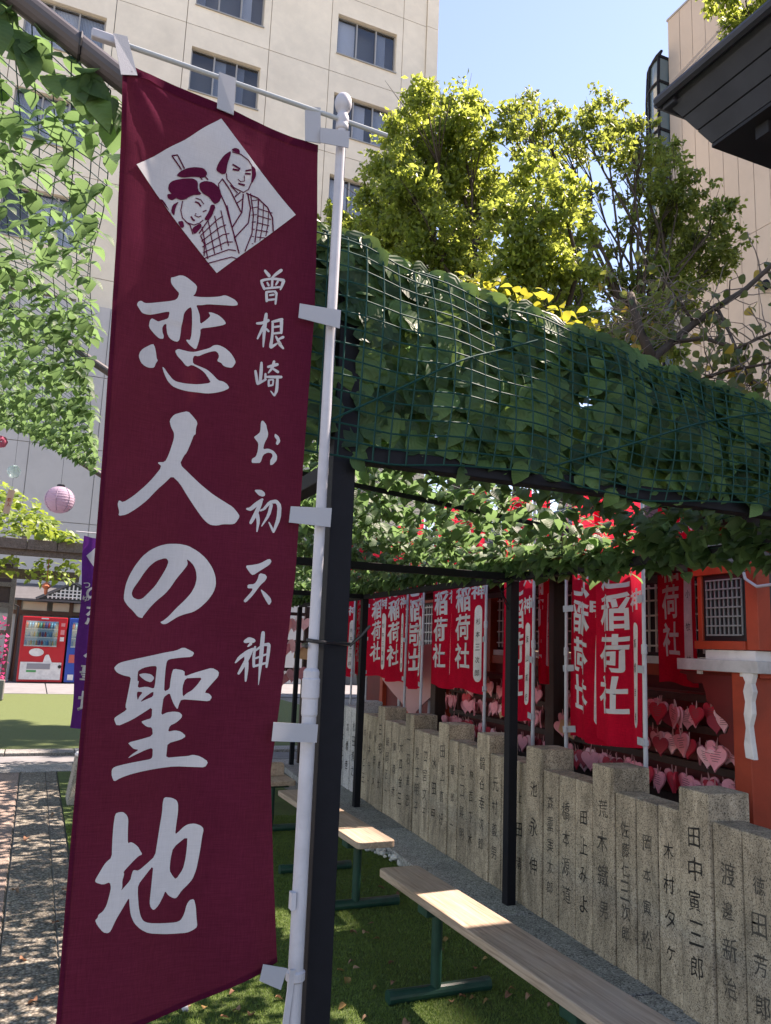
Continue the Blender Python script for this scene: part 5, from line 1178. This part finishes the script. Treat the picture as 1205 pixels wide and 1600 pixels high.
# ================================================================ vine pergola, lantern, wind chime
VINE = leaf_mat('vine_leaf', (.05,.11,.018), (.19,.27,.035), (.42,.56,.07), transl=.4); VND = leaf_data(VINE)
OLDW = wood_mat('old_grey_wood', (.20,.165,.14), (.07,.055,.045), (.13,.115,.10))
vp = thing('vine_pergola', 'wooden pergola overgrown with yellow-green vines beyond the second banner', 'pergola', (-1.2, 10, 0))
YV = 9.3
for k in range(9):
    x1 = .42 - k*.30; MB().box(x1-.294, x1, YV-.02, YV+.02, 2.36, 2.47).build('fascia_board', OLDW, vp, bevel=.003)
MB().box(-2.5, .44, YV+.03, YV+.13, 2.30, 2.44).build('beam', OLDW, vp)
MB().box(-2.5, .44, YV+1.6, YV+1.7, 2.14, 2.26).build('beam', OLDW, vp)
for y in (YV+.06, YV+1.64):
    MB().box(-2.48, -2.36, y-.05, y+.05, 0, 2.3).build('post', OLDW, vp); 
for k in range(8): MB().box(-2.4+.36*k, -2.35+.36*k, YV+.0, YV+1.75, 2.445, 2.50).build('rafter', OLDW, vp)
it = []
def vtop(x): return 2.50 + .62*max(0, min(1, (.30-x)/.75))**.8
for k in range(1700):
    x = rnd(-2.4, .40); y = YV + rnd(-.1, 1.6); z = 2.45 + (vtop(x)-2.45)*random.random()**.6
    a = rnd(0, 6.28); d = Vector((math.cos(a), math.sin(a)-.5, rnd(-.8,.3))); it.append((Vector((x, y, z)), d, Vector((rnd(-.4,.7), rnd(-.8,.2), 1)), rnd(.07,.13)))
for k in range(420):
    x = rnd(-2.4, .42); y = YV + rnd(.1, 1.7); z = rnd(2.10, 2.36); d = Vector((rnd(-1,1), rnd(-1,.5), rnd(-1,.2)))
    it.append((Vector((x, y, z)), d, Vector((rnd(-.5,.5), rnd(-.8,.2), 1)), rnd(.06,.11)))
put_leaves(it, vp, VINE, VND, 300)
ln_ = thing('paper_lantern', 'pale lilac round paper lantern hanging below the left leaf net', 'lantern', (0, 0, 0)); lc = atd(93, 781, 7.0); ln_.location = lc
LILAC = mat('lilac_paper', (.50,.40,.50), .8, transl=.45, tcol=(.6,.48,.58), bump=.1, bscale=60)
R_ = .125; prof = []
for i in range(41):
    a = -math.pi/2*.86 + math.pi*.86*i/40; prof.append((max(.03, R_*math.cos(a)*(1 - .05*(i % 3 == 0))), R_*.95*math.sin(a)))
MB().lathe(lc, prof, 28).build('shade', LILAC, ln_, smooth=True)
MB().lathe(lc + Vector((0,0,R_*.90)), [(.032,0),(.034,.004),(.034,.02),(.028,.024)], 16).build('cap', BLACK, ln_)
for k in range(7):
    a = k*math.pi*2/7; MB().tube([lc + Vector((math.cos(a)*R_*1.005*math.cos(b), math.sin(a)*R_*1.005*math.cos(b), R_*.955*math.sin(b))) for b in [(-.75+1.5*i/10)*1.5*.9 for i in range(11)]], .003, 4).build('rib', mat('lilac_rib', (.25,.20,.27), .8), ln_)
MB().tube([lc + Vector((0,0,R_*.9+.02)), lc + Vector((0,0,.42))], .0015, 4).build('string', BLACK, ln_)
BELL = mat('pale_bell_glass', (.50,.72,.76), .08, spec=.5)
BELL.node_tree.nodes['Principled BSDF'].inputs['Alpha'].default_value = .38
for nm, px, py, dd, lab, r in (('wind_chime', 22, 737, 5.6, 'glass bubble wind chime with a pink paper strip under the left leaf net', .047),):
    c = atd(px, py, dd); wc = thing(nm, lab, 'wind chime', c)
    MB().lathe(c, [(r*.45,-r*.9),(r*.72,-r*.7),(r*.96,-r*.25),(r,.1*r),(r*.85,.55*r),(r*.5,.87*r),(r*.12,r)], 22).build('glass_bell', BELL, wc, smooth=True)
    MB().tube([c + Vector((0,0,r)), c + Vector((0,0,.5))], .001, 4).build('string', BLACK, wc); MB().tube([c + Vector((0,0,r*.8)), c + Vector((.0,0,-.14))], .0008, 4).build('clapper_string', BLACK, wc)
    s = c + Vector((-.01,0,-.215)); MB().box(-.022,.022,-.001,.001,-.085,.085, Matrix.Translation(s) @ Matrix.Rotation(.12,4,'Y')).build('paper_strip', mat('pink_paper', (.66,.50,.44), .8, transl=.3), wc)
    out = ([], [])
    for i, chh in enumerate('恋人'): glyph(chh, 'b', (-.012,.012,.0-.035*i,.028-.035*i), out)
    printed('lettering', out, lambda u, z: s + Vector((u, -.003, z)), mat('red_print', (.4,.08,.06), .8), wc)
# small hanging ornament and its cord, far
c = ony(73, 912, 9.35); orn = thing('hanging_ornament', 'small red and orange tassel ornament hanging from the vine pergola', 'ornament', c)
MB().tube([ony(77,872,9.35), c], .004, 5).build('cord', mat('red_cord', (.35,.05,.04), .8), orn)
MB().lathe(c, [(.004,.02),(.03,.0),(.05,-.03),(.035,-.045),(.02,-.06),(.018,-.10),(.004,-.12)], 10).build('tassel', mat('orange_cloth', (.5,.16,.08), .8), orn)
# pink blossom on the left net edge
fc = atd(2, 690, 5.6); fl = thing('artificial_flower', 'pink artificial flower fixed to the edge of the left leaf net', 'flower', fc)
for k in range(7):
    a = k*2*math.pi/7; MB().lathe(fc + Vector((math.cos(a)*.025, 0, math.sin(a)*.025)), [(.004,-.01),(.022,-.004),(.018,.006),(.004,.008)], 10, axis=(math.cos(a)*.5,-1,math.sin(a)*.5)).build('petal', mat('pink_petal', (.62,.14,.26), .7, transl=.3), fl)
# ================================================================ second, purple banner with its stone foot
PURP = cloth_mat('purple_cloth', (.10,.022,.17), (.16,.04,.25), .25)
b2 = thing('banner', 'bright purple banner partly hidden behind the plum banner', 'banner', (.55, 7.95, .62))
def B2(x, z): return Vector((x, 7.93 + .02*math.sin(x*25 + z*2) + .01*math.sin(x*60+z), z + .02*math.sin(x*9)))
vs = []; fs = []
for j in range(31):
    for i in range(13):
        z = .66 + 1.74*j/30; xa = .33 + .04*(1 - j/30) + .01*math.sin(j*.4); vs.append(B2(xa + (.80-xa)*i/12, z))
for j in range(30):
    for i in range(12): a = j*13+i; fs.append((a,a+1,a+14,a+13))
MB().add(vs, fs).build('cloth', PURP, b2, smooth=True)
def b2px(x, y): p = ony(x, y, 7.93); return (p.x, p.z)
L_ = [b2px(136,867), b2px(146,858), b2px(175,885), b2px(150,878+22)]
printed('emblem', poly_tris([[b2px(135,868), b2px(165,838), b2px(190,870), b2px(160,900)]]), lambda x, z: B2(x, z) + Vector((0,-.02,0)), PRINTW, b2, (.015,.03))
out = ([], [])
for chh, xa, xb, ya, yb in (('つ',131,141,908,918),('ゆ',130,140,929,939),('の',137,165,912,936),('恋',136,170,940,975),('人',134,168,990,1025),('聖',127,160,1036,1060),('地',124,158,1075,1112)):
    x0, z1 = b2px(xa, ya); x1, z0 = b2px(xb, yb); glyph(chh, 'b', (x0,x1,z0,z1), out)
printed('lettering', out, lambda x, z: B2(x, z) + Vector((0,-.02,0)), PRINTW, b2, (.015,.03))
tp_ = thing('banner_pole', 'grey pole of the purple banner standing in a stone foot', 'pole', (.82, 7.98, 0))
MB().tube([(.82,7.98,.35),(.82,7.98,2.5)], .015, 12).build('tube', PLAST, tp_); MB().tube([(.25,7.97,2.44),(.88,7.97,2.44)], .006, 8).build('crossbar', PLAST, tp_)
SB = granite_mat('tan_stone', (.34,.31,.25), (.16,.14,.11), (.45,.42,.35), scale=200)
fb = MB(); fb.add([(.40,7.80,0),(1.0,7.80,0),(1.0,8.2,0),(.40,8.2,0),(.45,7.85,.40),(.95,7.85,.40),(.95,8.15,.40),(.45,8.15,.40)], [(0,3,2,1),(4,5,6,7),(0,1,5,4),(1,2,6,5),(2,3,7,6),(3,0,4,7)])
tag(fb.build('stone_block', SB, bevel=.015), 'tapered tan stone block at the foot of the purple banner', 'stone block')
lat = MB().lathe((.50,7.9,.43), [(.01,-.03),(.06,-.02),(.07,0),(.05,.02),(.01,.03)], 12); tag(lat.build('white_cap', WHITEP, smooth=True), 'small white plastic cap lying on the tan stone block', 'cap')
# ================================================================ vending machines and low house (y = 25.8)
def vend(x0, x1, y, zt, col, label, grp):
    t = thing('vending_machine', label, 'vending machine', ((x0+x1)/2, y, 0), grp)
    m = mat('paint_%d' % int(col[0]*1000), col, .35, stain=.1); w = x1-x0
    MB().box(x0, x1, y, y+.75, .05, zt).build('body', m, t, bevel=.02)
    MB().box(x0+.04, x1-.04, y-.0, y+.6, .0, .05).build('base', BLACK, t)
    wx0, wx1 = x0+w*.08, x0+w*.80; wz0, wz1 = zt*.555, zt*.935
    d = MB().box(wx0, wx1, y-.012, y-.002, wz0, wz1).build('display', mat('display_back', (.35,.47,.55), .5), t)
    cols = [(.08,.30,.5),(.10,.40,.28),(.5,.06,.05),(.55,.50,.40),(.32,.15,.06),(.20,.45,.55),(.5,.3,.08),(.12,.08,.25)]
    rh = (wz1-wz0)/3
    for r in range(3):
        zb_ = wz0 + rh*r
        MB().box(wx0, wx1, y-.06, y-.013, zb_, zb_+.035).build('shelf', WHITEP, d)
        for k in range(12):
            bx = wx0 + (wx1-wx0)*(k+.5)/12; mm = mat('drink_%d' % ((k*3+r*5) % 8), cols[(k*3+r*5) % 8], .35); hh = rh*(.72 if r == 2 else .6)
            MB().lathe((bx, y-.037, zb_+.036), [(.024,0),(.027,.02),(.027,hh*.65),(.012,hh*.86),(.013,hh)], 8).build('drink', mm, d)
    MB().box(wx0, wx1, y-.075, y-.070, wz0, wz1).build('window_pane', CLEARG, t)
    for r in ((wx0-.012, wx0-.001, wz0-.01, wz1+.01), (wx1+.001, wx1+.012, wz0-.01, wz1+.01)): MB().box(r[0], r[1], y-.08, y-.002, r[2], r[3]).build('window_frame', m, t)
    return t, m, w
vx0 = ony(24.5,1068,25.7).x; vx1 = ony(96,1069,25.7).x
t, m, w = vend(vx0, vx1, 25.7, 1.93, (.50,.012,.022), 'red vending machine with a white lower panel and rows of drinks', None)
MB().box(vx0+.06, vx1-.06, 25.685, 25.699, .12, .62).build('lower_panel', WHITEP, t, bevel=.004)
MB().box(vx0+.24, vx1-.36, 25.672, 25.684, .42, .58).build('dispensing_slot', mat('slot_grey', (.25,.25,.27), .4), t); MB().box(vx0+.24, vx0+.5, 25.675, 25.684, .33, .39).build('green_label', mat('green_label', (.06,.30,.10), .5), t)
MB().lathe((vx1-.10, 25.68, .50), [(.01,.0),(.05,.0),(.05,.012),(.01,.012)], 16, axis=(0,-1,0)).build('coin_return', BLACK, t)
MB().prism([(vx0+.46 + .2*math.cos(a), .90 + .115*math.sin(a)) for a in [i*math.pi/12 for i in range(24)]], lambda p: (p[0], 25.69, p[1]), lambda p: (p[0], 25.698, p[1])).build('oval_sign', WHITEP, t)
MB().prism([(vx0+.66,.62),(vx0+.70,.80),(vx0+.74,.84),(vx0+.80,.84),(vx0+.86,.72),(vx0+.90,.62)], lambda p: (p[0], 25.69, p[1]), lambda p: (p[0], 25.698, p[1])).build('white_figure', WHITEP, t)
for z, hh in ((1.50,.14),(1.72,.10),(1.30,.12)): MB().box(vx1-.17, vx1-.06, 25.688, 25.698, z-hh/2, z+hh/2).build('sticker', WHITEP if z < 1.4 else mat('red_white', (.62,.25,.25), .5), t)
MB().box(vx0+.50, vx0+.70, 25.69, 25.698, 1.865, 1.90).build('name_plate', WHITEP, t)
t, m, w = vend(vx1+.05, vx1+1.2, 25.72, 1.93, (.02,.07,.36), 'blue vending machine beside the red one', None)
MB().box(vx1+.13, vx1+.8, 25.70, 25.719, .62, .86).build('poster', mat('red_poster', (.55,.10,.08), .5), t); MB().box(vx1+.14, vx1+.30, 25.70, 25.719, .12, .28).build('sticker', WHITEP, t)
ho = thing('low_shop', 'low wooden shop front with small tiled gable over the vending machines', 'shop', (.5, 26.8, 0))
TIMB = mat('brown_timber', (.10,.045,.022), .6, var=.4, vscale=5)
MB().box(-3.5, 4.0, 26.6, 27.6, .02, 2.0).build('wall', GREYW, ho)
for x in (vx0-.22, vx0+1.0-.25+.5, vx1+1.3): MB().box(x, x+.12, 26.4, 26.55, 0, 2.5).build('timber_post', TIMB, ho)
MB().box(vx0-.3, 4.0, 26.38, 26.56, 2.0, 2.12).build('timber_beam', TIMB, ho)
for a, b in ((vx0-.06, vx0+.62), (vx0+.78, vx0+1.6)): MB().box(a, b, 26.45, 26.52, 2.13, 2.38).build('plaster_panel', mat('cream_plaster', (.62,.56,.42), .8), ho)
TILE = mat('grey_tile', (.10,.10,.105), .6, var=.4, vscale=6)
MB().prism([(26.0,2.40),(26.0,2.46),(27.6,3.0),(27.6,2.92)], lambda p: (-2.6, p[0], p[1]), lambda p: (4.2, p[0], p[1])).build('roof', TILE, ho)
gx = ony(114, 930, 26.0).x
MB().prism([(gx-.95,2.47),(gx,2.98),(gx+.95,2.47)], lambda p: (p[0], 25.98, p[1]), lambda p: (p[0], 26.6, p[1])).build('gable_back', BLACK, ho)
for i in range(15):
    x = gx-.8 + 1.6*i/14; h_ = .48*(1-abs(x-gx)/.95)
    if h_ > .08: MB().box(x-.02, x+.02, 25.955, 25.977, 2.49, 2.47+h_-.03).build('gable_slat', WHITEP, ho)
for i, z in enumerate((2.55,2.65,2.75)):
    hw = .95*(1-(z-2.47)/.51)-.08; MB().box(gx-hw, gx+hw, 25.94, 25.953, z-.015, z+.015).build('gable_slat', WHITEP, ho)
MB().bar((gx-1.02,25.95,2.47),(gx,25.95,3.02), .1, .06).build('gable_edge', TILE, ho); MB().bar((gx+1.02,25.95,2.47),(gx,25.95,3.02), .1, .06).build('gable_edge', TILE, ho)
MB().tube([(vx0-.35,25.9,2.38),(vx0-.28,25.9,2.25),(vx0-.15,25.95,2.2),(vx0-.2,26.2,.1)], .03, 8).build('downpipe', BLACK, ho)
# annexe wall behind (pale grey)
ax = MB().box(-9, 9.5, 27.62, 27.9, 0, 12.5); aw = thing('annexe_wall', 'pale grey annexe wall with thin joints behind the vending machines', 'wall', (0, 27.7, 0)); ax.build('core', GREYW, aw)
APAN = mat('pale_grey_panel', (.50,.49,.48), .8, stain=.08)
for i in range(9):
    for k in range(5): MB().box(-9+2.05*i+.012, -9+2.05*(i+1)-.012, 27.57, 27.615, .02+2.5*k+.012, .02+2.5*(k+1)-.012).build('panel', APAN, aw)
# wooden lattice screen with planter on the far left
tr_ = thing('wooden_screen', 'old wooden lattice screen with a planter of pink flowers at its foot', 'screen', (-1.3, 19.5, 0))
sx1 = ony(27, 900, 19.5).x
MB().box(sx1-.10, sx1, 19.48, 19.58, .02, 3.05).build('upright', OLDW, tr_); MB().box(sx1-1.3, sx1-1.2, 19.48, 19.58, .02, 3.05).build('upright', OLDW, tr_)
for z in (.85, 1.45, 2.05, 2.5, 3.0): MB().box(sx1-1.2, sx1-.1, 19.5, 19.55, z-.05, z+.05).build('rail', OLDW, tr_)
MB().box(sx1-1.2, sx1-.1, 19.56, 19.6, 2.05, 3.0).build('panel', BROWN, tr_)
MB().box(sx1-1.2, sx1+.0, 19.2, 19.46, .02, .45).build('planter', mat('grey_planter', (.16,.16,.15), .8), tr_, bevel=.02)
PKF = mat('magenta_petal', (.55,.05,.20), .7, transl=.3)
fm = MB()
for k in range(160):
    c = Vector((sx1-.15+rnd(-.5,.14), 19.3+rnd(-.1,.1), .45+rnd(0,1)**1.6*1.35)); q = [c + Vector((rnd(-.05,.05), rnd(-.05,.05), rnd(-.05,.05))) for _ in range(4)]; fm.add(q, [(0,1,2),(0,2,3)])
stuff(fm.build('blossom', PKF, tr_))
# ================================================================ things lying on the turf
FLM = [mat('fallen_%d' % i, c, .8, orand=.25, transl=.15) for i, c in enumerate(((.24,.12,.07),(.30,.18,.11),(.24,.15,.05)))]
FLD = []
for m_ in FLM:
    for k in range(3):
        V, F, UV = TPL[k*3]; V = V.copy(); V[:,2] += .35*V[:,1]**2*3 + .10*np.sin(V[:,0]*4+k)
        FLD.append(mk_leaf_mesh('fallen_leaf', V.tolist(), F, UV, [0.5]*14, m_))
spots = [(591,1387),(515,1385),(548,1395),(548,1458),(567,1460),(584,1443),(593,1469),(553,1502),(527,1517),(552,1514),(542,1528),(590,1542),(617,1535),(607,1558),(640,1550),(615,1504),(685,1480),(690,1486),(762,1498),(742,1515),(707,1567),(718,1558),(742,1560),(795,1548),(797,1554),(765,1564),(520,1409),(625,1397),(298,1573),(318,1578),(375,1580),(392,1586),(345,1590),(366,1549),(430,1560),(880,1590),(856,1573),(830,1556),(658,1425),(700,1466),(638,1596),(575,1590),(540,1570),(480,1420)]
for i, (x, y) in enumerate(spots):
    p = onz(x, y, .016)
    o = bpy.data.objects.new('fallen_leaf', random.choice(FLD)); C.objects.link(o); o.location = p; s = rnd(.028,.05); o.scale = (s, s, s); o.rotation_euler = (rnd(-.4,.4), rnd(-.4,.4), rnd(0,6.28))
    tag(o, 'dry brown fallen leaf lying on the green turf', 'leaf', 'fallen leaves on the turf')
for i, (x, y) in enumerate([(85,1272),(43,1310),(97,1392),(83,1445),(58,1565),(20,1392),(30,1500)]):
    o = bpy.data.objects.new('fallen_leaf', random.choice(FLD)); C.objects.link(o); o.location = onz(x, y, .01); s = rnd(.04,.06); o.scale = (s, s, s); o.rotation_euler = (rnd(-.3,.3), rnd(-.3,.3), rnd(0,6.28))
    tag(o, 'dry brown fallen leaf lying on the grey aggregate paving', 'leaf', 'fallen leaves on the paving')
p0 = onz(240, 1578, .02); p1 = onz(286, 1563, .03); p2 = onz(290, 1578, .015)
tag(MB().tube([p0, p0.lerp(p1,.6), p1, p1.lerp(p2,.5), p2], .013, 10).build('bent_pipe', PLAST, smooth=True), 'short bent white plastic pipe lying on the turf below the plum banner', 'pipe')
